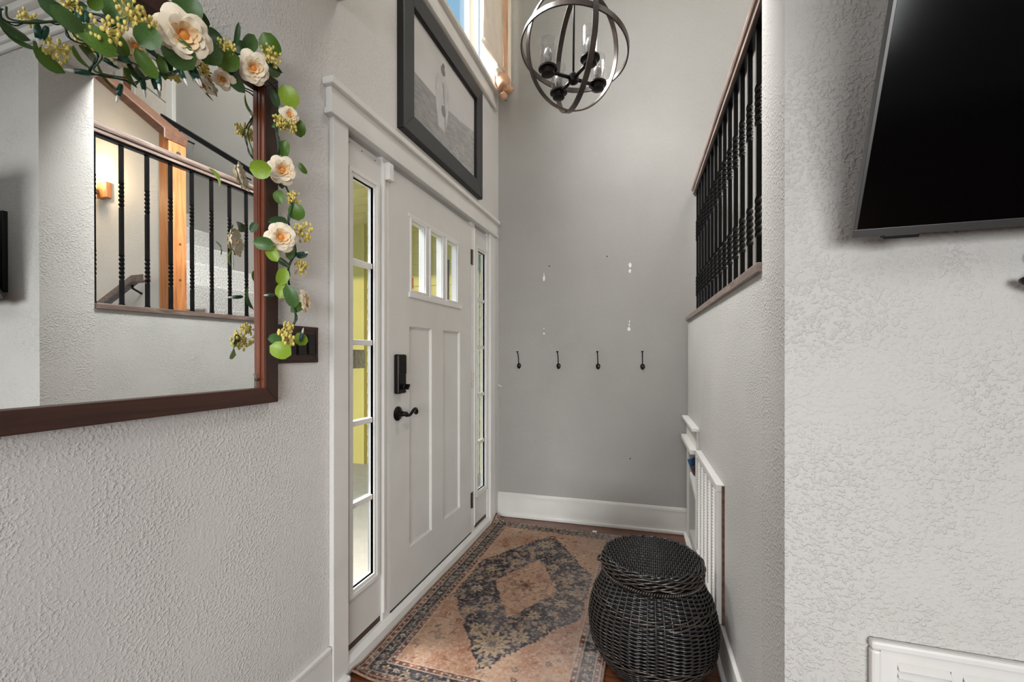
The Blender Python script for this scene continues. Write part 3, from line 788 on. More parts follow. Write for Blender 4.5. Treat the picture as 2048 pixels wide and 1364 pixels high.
gd = thing('rose_garland', 'garland of cream roses and round green leaves draped over the mirror corner', 'garland', (0.06, 0.95, 1.25))
def leaf_mesh():
    m = MB(); nu, nv = 7, 6
    for i in range(nu + 1):
        t = i / nu
        wd = max(0.03, 0.5 * math.sqrt(max(0, 1 - abs(2 * t - 1) ** 2.2)))
        for j in range(nv + 1):
            s = j / nv * 2 - 1
            m.v.append((t - 0.5, s * wd, 0.10 * (s * wd * 2) ** 2 + 0.10 * math.sin(t * PI) - 0.015 * (1 - abs(s)) ))
    for i in range(nu):
        for j in range(nv):
            m.f.append((i * (nv + 1) + j, (i + 1) * (nv + 1) + j, (i + 1) * (nv + 1) + j + 1, i * (nv + 1) + j + 1))
    return m
view_n = Vector((0.80, -0.60, -0.05)).normalized()
def facing(n, ang):
    n = Vector(n).normalized()
    right = Vector((0, 0, 1)).cross(n).normalized()      # picture-right on the left wall is +Y
    if right.y < 0: right = -right
    upv = n.cross(right)
    if upv.z < 0: upv = -upv
    a = math.radians(ang)
    xax = right * math.cos(a) + upv * math.sin(a)
    yax = n.cross(xax)
    return Matrix((xax, yax, n)).transposed().to_quaternion()
leaf_me = []
for k in range(4):
    me = leaf_mesh().mesh('leaf', fixn=False); me.materials.append(M['leaf%d' % k])
    for p in me.polygons: p.use_smooth = True
    leaf_me.append(me)
for (lx, ly, lz_, ll, lw, la, lm) in LEAVES:
    n = (Vector((1.1, 0.1, 1.35)) - Vector((lx, ly, lz_))).normalized() + Vector((random.uniform(-.28, .28), random.uniform(-.28, .28), random.uniform(-.28, .28)))
    put('leaf', leaf_me[lm], None, gd, Vector((lx, ly, lz_)) - WO[gd], facing(n, la), (ll, lw, (ll + lw) / 2))
def petal_mesh(L, W, tilt, curl, mat):
    m = MB(); nu, nv = 5, 6
    for i in range(nu + 1):
        t = i / nu
        wd = W * (0.35 + 0.65 * math.sin(min(1, t * 1.25) * PI / 2)) * (1.0 if t < 0.8 else 1 - 0.9 * ((t - 0.8) / 0.2) ** 2 * 0.45)
        g = tilt * t ** 0.7
        r = L * t * math.sin(g) + 0.10 * L
        z = L * t * math.cos(g) - (curl * L * max(0, t - 0.65) ** 2 * 3)
        for j in range(nv + 1):
            s = j / nv * 2 - 1
            ph = s * wd / max(0.25, r + 0.25)
            rr = r * (1 - 0.12 * s * s) + 0.05
            m.v.append((rr * math.cos(ph), rr * math.sin(ph), z + 0.05 * math.sin(s * 6 + t * 4) * t))
    for i in range(nu):
        for j in range(nv):
            m.f.append((i * (nv + 1) + j, (i + 1) * (nv + 1) + j, (i + 1) * (nv + 1) + j + 1, i * (nv + 1) + j + 1))
    me = m.mesh('petal', fixn=False); me.materials.append(mat)
    for p in me.polygons: p.use_smooth = True
    return me
pet = [petal_mesh(1.0, 0.92, 1.30, 0.30, M['petal0']), petal_mesh(0.92, 0.88, 1.05, 0.22, M['petal0']), petal_mesh(0.84, 0.80, 0.82, 0.12, M['petal0']),
       petal_mesh(0.74, 0.62, 0.60, 0.06, M['petal1']), petal_mesh(0.64, 0.42, 0.40, 0.0, M['petal1'])]
core = MB()
for k in range(5):
    core.ball((0.09 * math.cos(k * 1.257), 0.09 * math.sin(k * 1.257), 0.36), 0.075, 8, 5)
core.ball((0, 0, 0.22), 0.24, 10, 6)
core_me = core.mesh('rose'); core_me.materials.append(M['petal2'])
for p in core_me.polygons: p.use_smooth = True
for (rx, ry, rz, rr, ra, rb) in ROSES:
    n = (Vector((1.1, 0.1, 1.35)) - Vector((rx, ry, rz))).normalized() + Vector((0.1, 0.15, 0.15 + rb * 0.5))
    if ra < 0: n = Vector((0.35, -0.5, -0.7))
    if ra > 1: n = Vector((0.75, 0.45, 0.1))
    q = n.normalized().to_track_quat('Z', 'Y')
    ro = put('rose', core_me, None, gd, Vector((rx, ry, rz)) - WO[gd] - n.normalized() * rr * 0.3, q, rr)
    small = rr < 0.03
    for k, cnt in enumerate((4, 4, 3, 3, 3) if small else (6, 6, 5, 5, 4)):
        for i in range(cnt):
            g = 2 * PI * i / cnt + k * 0.6 + random.uniform(-.15, .15)
            put('petal', pet[k], None, ro, (0, 0, 0), Euler((random.uniform(-.08, .08), random.uniform(-.08, .08), g)), random.uniform(0.92, 1.06))
for (bx_, by_, bz_, br_) in BERRIES:
    m = MB()
    for i in range(40):
        d = Vector((random.uniform(-.4, 1), random.uniform(-1, 1), random.uniform(-1, 1)))
        d.normalize(); d *= br_ * random.uniform(0.55, 1.0)
        p = Vector((bx_, by_, bz_)) + d
        m.tube([(bx_ - 0.006, by_, bz_), tuple(p)], 0.0008, 3, cap=False)
        m.ball(p, br_ * 0.095 + 0.0007, 6, 4, (1, 1, 1.5))
    m.build('berry_cluster', M['berry'], gd, True, fixn=False)
def smooth_path(P, k=6):
    P = [Vector(p) for p in P]; out = []
    for i in range(len(P) - 1):
        p0, p1, p2, p3 = P[max(i - 1, 0)], P[i], P[i + 1], P[min(i + 2, len(P) - 1)]
        for j in range(k):
            t = j / k
            out.append(0.5 * ((2 * p1) + (p2 - p0) * t + (2 * p0 - 5 * p1 + 4 * p2 - p3) * t * t + (3 * p1 - p0 - 3 * p2 + p3) * t ** 3))
    out.append(P[-1]); return out
MB().tube(smooth_path([(p[0] - 0.008, p[1] + 0.004, p[2] + 0.004) for p in WIRE]), 0.0019, 6).build('vine', M['leaf1'], gd, True)
sl_ = thing('string_light', 'dark green string of clear mini bulbs wound through the rose garland', 'string lights', (0.06, 0.95, 1.3))
w1 = smooth_path(WIRE)
MB().tube(w1, 0.0016, 6).tube([p + Vector((0.004 * math.sin(i * .8), 0.003 * math.cos(i * .8), 0.004 * math.sin(i * .6))) for i, p in enumerate(w1)], 0.0014, 5).build('wire', M['vine'], sl_, True)
MB().tube(smooth_path(WIRE2), 0.0016, 6).build('wire', M['vine'], sl_, True)
for (sx, sy, sz, sa) in SOCK:
    a = math.radians(sa); d = Vector((0.25, math.cos(a), math.sin(a))).normalized(); p = Vector((sx, sy, sz))
    so = MB().tube([p - d * 0.016, p - d * 0.010, p, p + d * 0.012], [0.0035, 0.0055, 0.006, 0.0048], 10).build('socket', M['socket'], sl_, True)
    MB().tube([p + d * 0.011, p + d * 0.020, p + d * 0.026, p + d * 0.030], [0.0032, 0.0032, 0.002, 0.0004], 8).build('bulb', M['minibulb'], so, True)

# ------------------------------------------------------------------ switch plate
sw = thing('light_switch', 'dark wooden light switch plate with black rockers beside the mirror', 'light switch', (0.0, 1.16, 1.214))
B(0.0, 0.005, 1.055, 1.256, 1.214, 1.338).build('plate', M['switch_wood'], sw, bev=0.002)
m = MB()
for y0, y1, z0, z1 in ((1.062, 1.249, 1.325, 1.331), (1.062, 1.249, 1.221, 1.227), (1.243, 1.249, 1.221, 1.331), (1.062, 1.068, 1.221, 1.331)):
    m.box(0.004, 0.0085, y0, y1, z0, z1)
m.build('plate_moulding', M['switch_wood'], sw, bev=0.001)
for k in range(3):
    yc = 1.128 + 0.046 * k
    B(0.005, 0.0065, yc - 0.018, yc + 0.018, 1.240, 1.312).build('rocker_frame', M['frame_dark'], sw)
    MB().hexa([(0.0065, yc - 0.0145, 1.244), (0.012, yc - 0.0145, 1.244), (0.012, yc + 0.0145, 1.244), (0.0065, yc + 0.0145, 1.244),
               (0.0065, yc - 0.0145, 1.308), (0.008, yc - 0.0145, 1.308), (0.008, yc + 0.0145, 1.308), (0.0065, yc + 0.0145, 1.308)]).build('rocker', M['black'], sw)

# ------------------------------------------------------------------ picture over the door
pc = thing('framed_picture', 'black framed black-and-white beach photograph hanging above the front door', 'picture', (0, 2.26, 2.305))
p0, p1, q0, q1, w = 1.768, 2.758, 2.305, 3.030, 0.095
for nm, P in (('frame_rail', [(p0, q0), (p1, q0), (p1 - w, q0 + w), (p0 + w, q0 + w)]), ('frame_rail', [(p0 + w, q1 - w), (p1 - w, q1 - w), (p1, q1), (p0, q1)]),
              ('frame_stile', [(p1 - w, q0 + w), (p1, q0), (p1, q1), (p1 - w, q1 - w)]), ('frame_stile', [(p0, q0), (p0 + w, q0 + w), (p0 + w, q1 - w), (p0, q1)])):
    rail(MB(), P, 0.010, 0.034).build(nm, M['frame_black'], pc, bev=0.003)
m = MB()
m.box(0.0, 0.030, p0 - 0.004, p0 + 0.004, q0 - 0.004, q1 + 0.004).box(0.0, 0.030, p1 - 0.004, p1 + 0.004, q0 - 0.004, q1 + 0.004)
m.box(0.0, 0.030, p0, p1, q0 - 0.004, q0 + 0.004).box(0.0, 0.030, p0, p1, q1 - 0.004, q1 + 0.004)
m.build('frame_edge', M['frame_dark'], pc)
m = MB(); e = 0.006
m.box(0.010, 0.026, p0 + w, p0 + w + e, q0 + w, q1 - w).box(0.010, 0.026, p1 - w - e, p1 - w, q0 + w, q1 - w)
m.box(0.010, 0.026, p0 + w, p1 - w, q1 - w - e, q1 - w).box(0.010, 0.026, p0 + w, p1 - w, q0 + w, q0 + w + e)
m.build('inner_lip', M['frame_dark'], pc)
NU, NV = 240, 160
uu, vv = np.meshgrid(np.linspace(0, 1, NU), np.linspace(0, 1, NV), indexing='xy')
def vnoise(x, y, s):
    def hsh(i, j):
        n = np.sin(i * 127.1 + j * 311.7 + s * 74.7) * 43758.5453
        return n - np.floor(n)
    xi, yi = np.floor(x), np.floor(y); fx, fy = x - xi, y - yi
    fx = fx * fx * (3 - 2 * fx); fy = fy * fy * (3 - 2 * fy)
    return (hsh(xi, yi) * (1 - fx) + hsh(xi + 1, yi) * fx) * (1 - fy) + (hsh(xi, yi + 1) * (1 - fx) + hsh(xi + 1, yi + 1) * fx) * fy
def fbm(x, y, s, o=4):
    t = 0; a = 0.5
    for k in range(o):
        t = t + a * vnoise(x * 2 ** k, y * 2 ** k, s + k); a *= 0.5
    return t / (1 - 0.5 ** o)
hor = 0.46 + 0.13 * uu - 0.05 * np.sin(uu * PI)
g = np.where(vv > hor, 0.60 + 0.10 * (fbm(uu * 4, vv * 5, 1) - .5), 0.30 + 0.20 * (fbm(uu * 18, vv * 60, 2) - .5) + 0.08 * uu)
g = np.where((vv < hor) & (uu > 0.55), g + 0.22 * np.clip(fbm(uu * 22, vv * 70, 5) - .52, 0, 1) * 2.2, g)
fx = (uu - 0.42)
body = (np.abs(fx) < 0.105 * np.clip((0.80 - vv) * 9, 0, 1) ** .6 * (0.72 + 0.28 * np.cos((vv - 0.58) * 6))) & (vv > 0.20) & (vv < 0.80)
g = np.where(body, 0.56 + 0.22 * (fbm(uu * 34, vv * 10, 7) - .5) - 0.9 * np.clip(np.abs(fx) - .06, 0, 1), g)
g = np.where(body & (np.abs(fx - 0.03 + 0.08 * (vv - 0.5)) < 0.008) & (vv < 0.7), 0.32, g)
g = np.where((((fx - 0.02) / 0.035) ** 2 + ((vv - 0.40) / 0.06) ** 2 < 1), 0.26, g)
g = np.where(((fx - 0.012) / 0.034) ** 2 + ((vv - 0.82) / 0.05) ** 2 < 1, 0.22, g)
g = np.where(((fx - 0.02) / 0.018) ** 2 + ((vv - 0.88) / 0.025) ** 2 < 1, 0.18, g)
def grid_mesh(name, X, Y, Z, RGB):
    nv, nu = X.shape
    me = bpy.data.meshes.new(name)
    co = np.stack([X, Y, Z], -1).reshape(-1, 3)
    idx = np.arange(nu * nv).reshape(nv, nu)
    q = np.stack([idx[:-1, :-1], idx[:-1, 1:], idx[1:, 1:], idx[1:, :-1]], -1).reshape(-1, 4)
    me.from_pydata(co.tolist(), [], q.tolist())
    at = me.color_attributes.new('col', 'FLOAT_COLOR', 'POINT')
    c = np.concatenate([RGB.reshape(-1, 3), np.ones((nu * nv, 1))], 1).astype(np.float32)
    at.data.foreach_set('color', c.ravel())
    me.update()
    return me
G = np.stack([g, g * 0.985, g * 0.965], -1).clip(0.02, 0.95)
pr = grid_mesh('print', np.full_like(uu, 0.012), p0 + w + uu * (p1 - p0 - 2 * w) - 2.26, q0 + w + vv * (q1 - q0 - 2 * w) - 2.305, G)
put('print', pr, M['print'], pc)
B(0.002, 0.011, p0 + 0.01, p1 - 0.01, q0 + 0.01, q1 - 0.01).build('backing', M['frame_dark'], pc)

# ------------------------------------------------------------------ chandelier
CH = Vector((0.772, 2.10, 2.715)); RR = 0.262
ch = thing('orb_chandelier', 'bronze orb chandelier of crossed rings with glass candle shades in the foyer', 'chandelier', CH)
def ring(rad, wdt, thk, quat, name, n=96):
    m = MB()
    for i in range(n):
        g = 2 * PI * i / n; c, s = math.cos(g), math.sin(g)
        for (r_, h_) in ((rad - thk / 2, -wdt / 2), (rad + thk / 2, -wdt / 2), (rad + thk / 2, wdt / 2), (rad - thk / 2, wdt / 2)):
            m.v.append(quat @ Vector((r_ * c, r_ * s, h_)) + CH)
    for i in range(n):
        j = (i + 1) % n
        for q in range(4):
            w_ = (q + 1) % 4
            m.f.append((i * 4 + q, i * 4 + w_, j * 4 + w_, j * 4 + q))
    return m.build(name, M['ring'], ch, 'auto')
def nq(n): return Vector(n).normalized().to_track_quat('Z', 'Y')
ring(RR, 0.026, 0.007, nq((0.865, 0.501, 0.008)), 'ring')
ring(RR * 0.985, 0.026, 0.007, nq((0.124, 0.159, 0.979)), 'ring')
ring(RR * 0.97, 0.026, 0.007, nq((0.674, -0.649, -0.353)), 'ring')
HUB = CH + Vector((0, -0.02, -0.145))
MB().tube([HUB, CH + Vector((0, 0, RR + 0.02)), CH + Vector((0, 0, 0.9))], 0.005, 10).build('stem', M['bronze'], ch, True)
MB().lathe([(0.006, -0.03), (0.024, -0.018), (0.026, 0.012), (0.012, 0.026)], 16, tuple(HUB)).build('hub', M['bronze'], ch, 'auto')
for k in range(4):
    g = math.radians(42 + 90 * k); d = Vector((math.cos(g), math.sin(g), 0))
    e = HUB + d * 0.14
    MB().tube([HUB, e], 0.0085, 8).build('arm', M['bronze'], ch, True)
    c = MB().lathe([(0.012, -0.022), (0.030, -0.018), (0.032, 0.004), (0.044, 0.006), (0.044, 0.014), (0.012, 0.014)], 24, tuple(e)).build('cup', M['bronze'], ch, 'auto')
    MB().lathe([(0.036, 0.014), (0.036, 0.145), (0.034, 0.145), (0.034, 0.014)], 24, tuple(e), cap=False).build('glass_shade', M['shade_glass'], c, 'auto')
    MB().lathe([(0.012, 0.014), (0.012, 0.034)], 12, tuple(e)).build('bulb_base', M['steel'], c, 'auto')
    MB().lathe([(0.010, 0.034), (0.019, 0.055), (0.021, 0.075), (0.016, 0.098), (0.003, 0.110)], 14, tuple(e)).build('bulb', M['bulb'], c, True)
MB().lathe([(0.06, 0.86), (0.06, 0.88), (0.02, 0.885)], 24, tuple(CH)).build('canopy', M['bronze'], ch, 'auto')
B(CH.x - 0.5, CH.x + 0.5, CH.y - 0.02, CH.y + 0.02, CH.z + 0.885, CH.z + 0.93)
MB().tube([CH + Vector((0, 0, 0.88)), Vector((CH.x, CH.y, 5.2))], 0.004, 6).build('chain_rod', M['bronze'], ch, True)

# ------------------------------------------------------------------ coat hooks
HK = [(0.165, 'leftmost black coat hook, nearest the door corner'), (0.469, 'second black coat hook from the door corner'),
      (0.759, 'third black coat hook from the door corner'), (1.069, 'rightmost black coat hook, nearest the railing')]
hm = {}
def hook_meshes():
    m = MB()
    for i in range(1):
        m.lathe([(0.0195, 0.0), (0.0185, 0.003), (0.012, 0.006)], 20)
    m.v = [(p[0] * 0.82, -p[2], p[1] * (1.25 if p[1] < 0 else 1.0)) for p in m.v]
    hm['plate'] = m.mesh('plate')
    hm['upper_prong'] = MB().tube(smooth_path([(0, -0.004, 0.012), (0, -0.012, 0.03), (0, -0.016, 0.06), (0, -0.030, 0.088), (0, -0.044, 0.103)]), 0.0036, 8).mesh('upper_prong')
    hm['tip'] = MB().lathe([(0.0036, -0.006), (0.0085, 0.0), (0.0085, 0.004), (0.002, 0.006)], 12, (0, -0.044, 0.104)).mesh('tip')
    hm['lower_prong'] = MB().tube(smooth_path([(0, -0.004, 0.0), (0, -0.016, -0.012), (0, -0.030, -0.014), (0, -0.036, -0.004)]), 0.0040, 8).mesh('lower_prong')
    hm['screw'] = MB().lathe([(0.003, -0.0055), (0.003, -0.0075)], 8, (0.004, 0, 0.0), 'y').mesh('screw')
hook_meshes()
for x, lb in HK:
    h = thing('coat_hook', lb, 'coat hook', (x, YF(x), 1.158), 'black coat hooks on the end wall')
    for nm in ('plate', 'upper_prong', 'tip', 'lower_prong', 'screw'):
        o = put(nm, hm[nm], M['steel'] if nm == 'screw' else M['bronze'], h)
        for p in o.data.polygons: p.use_smooth = True
# spackle marks and nail holes on the end wall
def blob(x, z, w, h, name, mat, n=14, parent=wf, t=0.0012):
    m = MB(); y = YF(x)
    pts = []
    for i in range(n):
        g = 2 * PI * i / n; r = random.uniform(0.7, 1.0)
        pts.append((x + w * r * math.cos(g), z + h * r * math.sin(g)))
    m.v = [(a, YF(a) - t, b) for a, b in pts] + [(a, YF(a) + 0.002, b) for a, b in pts]
    m.f = [tuple(range(n))] + [(i, (i + 1) % n, n + (i + 1) % n, n + i) for i in range(n)]
    return m.build(name, mat, parent, org=(x, y, z))
for x, z, w_, h_ in ((0.359, 1.815, 0.011, 0.024), (0.359, 1.848, 0.003, 0.012), (0.984, 1.880, 0.012, 0.02), (0.983, 1.838, 0.010, 0.016), (0.360, 1.400, 0.010, 0.007), (0.359, 1.440, 0.006, 0.004),
                     (0.976, 1.425, 0.013, 0.017), (0.978, 1.455, 0.005, 0.012), (0.980, 1.478, 0.004, 0.010), (0.269, 1.33, 0.003, 0.002)):
    blob(x, z, w_, h_, 'spackle_patch', M['spackle'])
for x, z in ((0.823, 1.952), (0.40, 1.905), (0.985, 0.50), (0.06, 3.20)):
    blob(x, z, 0.006, 0.006, 'nail_hole', M['frame_dark'], 8)
pts = [(0.842 + 0.007 * random.uniform(.6, 1) * math.cos(g), 0.771 + 0.02 * random.uniform(.6, 1) * math.sin(g)) for g in np.linspace(0, 2 * PI, 14, endpoint=False)]
MB().prism([(float(p), float(q_)) for p, q_ in pts], 'x', -0.001, 0.0006).build('paint_touchup', M['wall'], wlo, org=(0, 0.842, 0.771))
cl = thing('wall_cleat', 'tiny white cleat on the end wall beside the door casing', 'cleat', (0.02, YF(0.02), 0.999))
MB().tube([(0.012, YF(0.02), 0.999), (0.02, YF(0.02) - 0.018, 0.999)], 0.004, 8).build('stem', M['sensor'], cl, True)
MB().tube([(0.006, YF(0.02) - 0.018, 1.010), (0.02, YF(0.02) - 0.020, 0.999), (0.034, YF(0.02) - 0.018, 0.992)], 0.004, 8).build('bar', M['sensor'], cl, True)

# ------------------------------------------------------------------ shelf niche and return grille on the right wall
sh = thing('niche_shelf', 'white painted wall niche with two ledges in the right corner', 'shelf', (XR(2.9), 2.9, 0.075))
rbox(MB(), 2.63, 3.19, 0, 0.040, 0.808, 0.828).build('ledge', M['trim'], sh, bev=0.003)
rbox(MB(), 2.66, 3.19, 0, 0.046, 0.672, 0.700).build('ledge', M['trim'], sh, bev=0.003)
rbox(MB(), 2.655, 3.19, 0, 0.012, 0.700, 0.808).build('face_board', M['trim'], sh)
rbox(MB(), 3.12, 3.19, 0, 0.010, 0.022, 0.672).build('side_stile', M['trim'], sh, bev=0.002)
rbox(MB(), 2.655, 2.72, 0, 0.010, 0.022, 0.672).build('side_stile', M['trim'], sh, bev=0.002)
m = MB()
m.hexa([(XR(2.72) + 0.0, 2.722, 0.35), (XR(2.72) + 0.098, 2.722, 0.35), (XR(3.1) + 0.098, 3.118, 0.42), (XR(3.1) + 0.0, 3.118, 0.42),
        (XR(2.72) + 0.0, 2.722, 0.39), (XR(2.72) + 0.098, 2.722, 0.39), (XR(3.1) + 0.098, 3.118, 0.46), (XR(3.1) + 0.0, 3.118, 0.46)])
m.build('inner_shelf', M['trim'], sh, bev=0.003)
bk = thing('magazine', 'blue covered magazine leaning in the white wall niche', 'magazine', (1.40, 3.06, 0.458))
q = Matrix.Rotation(math.radians(-20), 3, 'Y') @ Matrix.Rotation(math.radians(14), 3, 'Z')
def local_box(x0, x1, y0, y1, z0, z1, q, nm, mat, par):
    m = B(x0, x1, y0, y1, z0, z1); m.v = [tuple(q @ Vector(p)) for p in m.v]
    o = put(nm, m.mesh(nm), mat, par); return o
local_box(-0.01, 0.06, 0.0, 0.010, 0.0, 0.105, q, 'cover', M['book_blue'], bk)
local_box(-0.008, 0.058, 0.0102, 0.016, 0.002, 0.10, q, 'pages', M['spackle'], bk)
bk = thing('magazine', 'red brown magazine below the blue one in the niche', 'magazine', (1.408, 2.99, 0.443))
local_box(-0.004, 0.06, 0.0, 0.010, 0.0, 0.085, q, 'cover', M['book_red'], bk)
local_box(-0.002, 0.058, 0.0102, 0.015, 0.002, 0.08, q, 'pages', M['spackle'], bk)

gr = thing('return_air_grille', 'tall white louvred return grille leaning on the right half wall', 'air grille', (XR(2.2), 2.2, 0.165))
gy0, gy1, gz0, gz1, gt = 1.905, 2.56, 0.165, 0.722, 0.030
for a, b, c, d in ((gy0, gy1, gz1 - 0.03, gz1), (gy0, gy1, gz0, gz0 + 0.03)):
    rbox(MB(), a, b, 0.0, gt, c, d).build('frame_rail', M['vent'], gr, bev=0.003)
for a, b in ((gy0, gy0 + 0.04), (gy1 - 0.04, gy1)):
    rbox(MB(), a, b, 0.0, gt, gz0 + 0.03, gz1 - 0.03).build('frame_stile', M['vent'], gr, bev=0.003)
rbox(MB(), gy0 - 0.006, gy0, 0.0, 0.010, gz0, gz1 - 0.004).build('bare_edge', M['rust'], gr)
rbox(MB(), gy0 + 0.04, gy1 - 0.04, 0.002, 0.004, gz0 + 0.03, gz1 - 0.03).build('backing', M['ventdark'], gr)
ncol = 5; cw = (gy1 - gy0 - 0.08) / ncol
for k in range(1, ncol):
    yc = gy0 + 0.04 + cw * k
    rbox(MB(), yc - 0.008, yc + 0.008, 0.004, gt - 0.004, gz0 + 0.03, gz1 - 0.03).build('divider', M['vent'], gr)
nsl = 36
lou = MB().hexa([(-0.024, -cw / 2 + 0.0085, -0.0050), (-0.022, -cw / 2 + 0.0085, -0.0065), (-0.022, cw / 2 - 0.0085, -0.0065), (-0.024, cw / 2 - 0.0085, -0.0050),
                 (-0.008, -cw / 2 + 0.0085, 0.0065), (-0.006, -cw / 2 + 0.0085, 0.0050), (-0.006, cw / 2 - 0.0085, 0.0050), (-0.008, cw / 2 - 0.0085, 0.0065)]).mesh('louvre')
for k in range(ncol):
    yc = gy0 + 0.04 + cw * (k + 0.5)
    for i in range(nsl):
        zc = gz0 + 0.03 + (gz1 - gz0 - 0.06) * (i + 0.5) / nsl
        put('louvre', lou, M['vent'], gr, Vector((XR(yc), yc, zc)) - WO[gr], (0, 0, 0.03))

# ------------------------------------------------------------------ wicker basket
BX, BY = 1.130, 1.850
bs = thing('wicker_basket', 'round black wicker hamper with a woven lid beside the rug', 'basket', (BX, BY, 0))
PROF = [(0.0, 0.168), (0.03, 0.198), (0.08, 0.230), (0.13, 0.244), (0.18, 0.247), (0.23, 0.238), (0.28, 0.219), (0.32, 0.198), (0.345, 0.184), (0.36, 0.180)]
def prof(z):
    return float(np.interp(z, [p[0] for p in PROF], [p[1] for p in PROF]))
def weave_row(m, zf, rf, ns, amp, phase, rad, seg=4, slope=0.0):
    n = ns * seg; pts = []
    for i in range(n):
        g = 2 * PI * i / n
        s = math.cos(ns / 2 * g + phase)
        z = zf + slope * math.sin(ns / 2 * g + phase)
        r = rf + amp * s
        pts.append((BX + r * math.cos(g), BY + r * math.sin(g), z))
    m.tube(pts, rad, 4, closed=True)
MB().lathe([(prof(z) - 0.007, z) for z in np.linspace(0.004, 0.36, 16)], 40, (BX, BY, 0)).build('liner', M['wicker2'], bs, True)
NS = 48
bs.scale = (1, 1, 1.03)
ma, mb = MB(), MB()
z = 0.008; k = 0
while z < 0.355:
    wale = (0.085 < z < 0.108) or (0.255 < z < 0.285) or (z < 0.02)
    if wale:
        weave_row(mb, z, prof(z) + 0.003, NS // 2, 0.0045, k * 1.9, 0.0034, 8, 0.0035)
        z += 0.0068
    else:
        weave_row(ma if k % 4 else mb, z, prof(z) + 0.0005, NS, 0.0038, PI * (k % 2), 0.0029, 4)
        z += 0.0062
    k += 1
o = ma.build('woven_body', M['wicker'], bs, True, fixn=False); o['kind'] = 'stuff'
o = mb.build('waling_bands', M['wicker3'], bs, True, fixn=False); o['kind'] = 'stuff'
m = MB()
for i in range(NS):
    g = 2 * PI * (i + 0.5) / NS
    m.tube([(BX + prof(z) * math.cos(g), BY + prof(z) * math.sin(g), z) for z in np.linspace(0.0, 0.36, 14)], 0.0028, 4)
o = m.build('stakes', M['wicker'], bs, True, fixn=False); o['kind'] = 'stuff'
m = MB(); n = 130                                   # rope-like bead under the lid
for i in range(n):
    g = 2 * PI * i / n
    a = Vector((BX + 0.193 * math.cos(g), BY + 0.193 * math.sin(g), 0.352)); b = Vector((BX + 0.193 * math.cos(g + 0.05), BY + 0.193 * math.sin(g + 0.05), 0.366))
    m.tube([a, (a + b) / 2 + Vector((0.004 * math.cos(g), 0.004 * math.sin(g), 0)), b], 0.0036, 5)
o = m.build('rope_bead', M['wicker3'], bs, True, fixn=False); o['kind'] = 'stuff'
m = MB(); k = 0
for z in np.arange(0.372, 0.412, 0.0062):
    weave_row(m, float(z), 0.192 + 0.004 * math.sin((z - 0.372) / 0.04 * PI), NS // 2, 0.0045, k * 1.9, 0.0036, 8, 0.004); k += 1
lid = m.build('lid_wall', M['wicker3'], bs, True, fixn=False)
MB().lathe([(0.185, 0.37), (0.186, 0.408), (0.178, 0.411), (0.05, 0.413), (0.001, 0.413)], 40, (BX, BY, 0)).build('lid_liner', M['wicker2'], lid, True)
m = MB()
for j in range(2):
    weave_row(m, 0.413 + 0.004 * j, 0.188 - 0.004 * j, NS, 0.003, PI * j, 0.0042, 4, 0.003)
m.build('lid_rim', M['wicker'], lid, True, fixn=False)
m = MB(); xs = np.arange(-0.176, 0.177, 0.0078)
for i, xx in enumerate(xs):
    hl = math.sqrt(max(0, 0.182 ** 2 - xx ** 2))
    if hl < 0.02: continue
    ysn = np.arange(-hl, hl, 0.006)
    m.tube([(BX + xx, BY + float(yv), 0.4165 + 0.0036 * math.cos(yv / 0.024 * PI + PI * (i % 2))) for yv in ysn], 0.0035, 5)
for yv in np.arange(-0.168, 0.17, 0.024):
    hl = math.sqrt(0.18 ** 2 - yv ** 2)
    m.tube([(BX - hl, BY + float(yv), 0.4165), (BX + hl, BY + float(yv), 0.4165)], 0.0026, 4)
o = m.build('lid_weave', M['wicker'], lid, True, fixn=False); o['kind'] = 'stuff'
MB().tube(smooth_path([(BX - 0.196, BY - 0.03, 0.385), (BX - 0.212, BY - 0.02, 0.378), (BX - 0.212, BY + 0.01, 0.378), (BX - 0.196, BY + 0.02, 0.385)]), 0.005, 6).build('lid_loop', M['wicker3'], lid, True)

# ------------------------------------------------------------------ rug
RX0, RX1, RY0, RY1 = 0.024, 0.952, 1.412, 3.055
nx, ny = 250, 440
s, t = np.meshgrid(np.linspace(RX0, RX1, nx), np.linspace(RY0, RY1, ny), indexing='xy')
cx, cy = (RX0 + RX1) / 2, (RY0 + RY1) / 2 + 0.005
wx = s + 0.030 * (fbm(s * 26, t * 26, 11) - .5); wy = t + 0.030 * (fbm(s * 30, t * 30, 12) - .5)
dx, dy = np.abs(wx - cx), np.abs(wy - cy)
edge = np.minimum((RX1 - RX0) / 2 - np.abs(s - cx), (RY1 - RY0) / 2 - np.abs(t - cy))
def C(r, g_, b): return np.array(lin((r, g_, b)))
peach, peach2, slate, navy, rust, cream, tan_, brown = C(176, 144, 120), C(150, 106, 82), C(84, 81, 83), C(46, 43, 47), C(92, 58, 48), C(206, 194, 176), C(190, 166, 134), C(76, 54, 48)
f1 = fbm(s * 9, t * 9, 21); f2 = fbm(s * 45, t * 45, 22); f3 = fbm(s * 120, t * 120, 23)
def mix(a, b, k): k = np.clip(k, 0, 1)[..., None]; return a * (1 - k) + b * k
RGB = mix(np.broadcast_to(peach, s.shape + (3,)), peach2, (f1 - .35) * 2.2)
RGB = mix(RGB, rust, np.clip((f2 - .66) * 5, 0, .6))
def flower(RGB, x, y, r, pet_, c1, c2, c3):
    g = np.arctan2(s - x, t - y); d = np.hypot(s - x, t - y)
    rr = r * (0.78 + 0.22 * np.cos(g * pet_))
    RGB = mix(RGB, c1, (d < rr) * (0.85 - .5 * f2))
    RGB = mix(RGB, c2, ((d < rr * 0.62) & (d > rr * 0.5)) * .8)
    return mix(RGB, c3, (d < rr * 0.34) * .8)
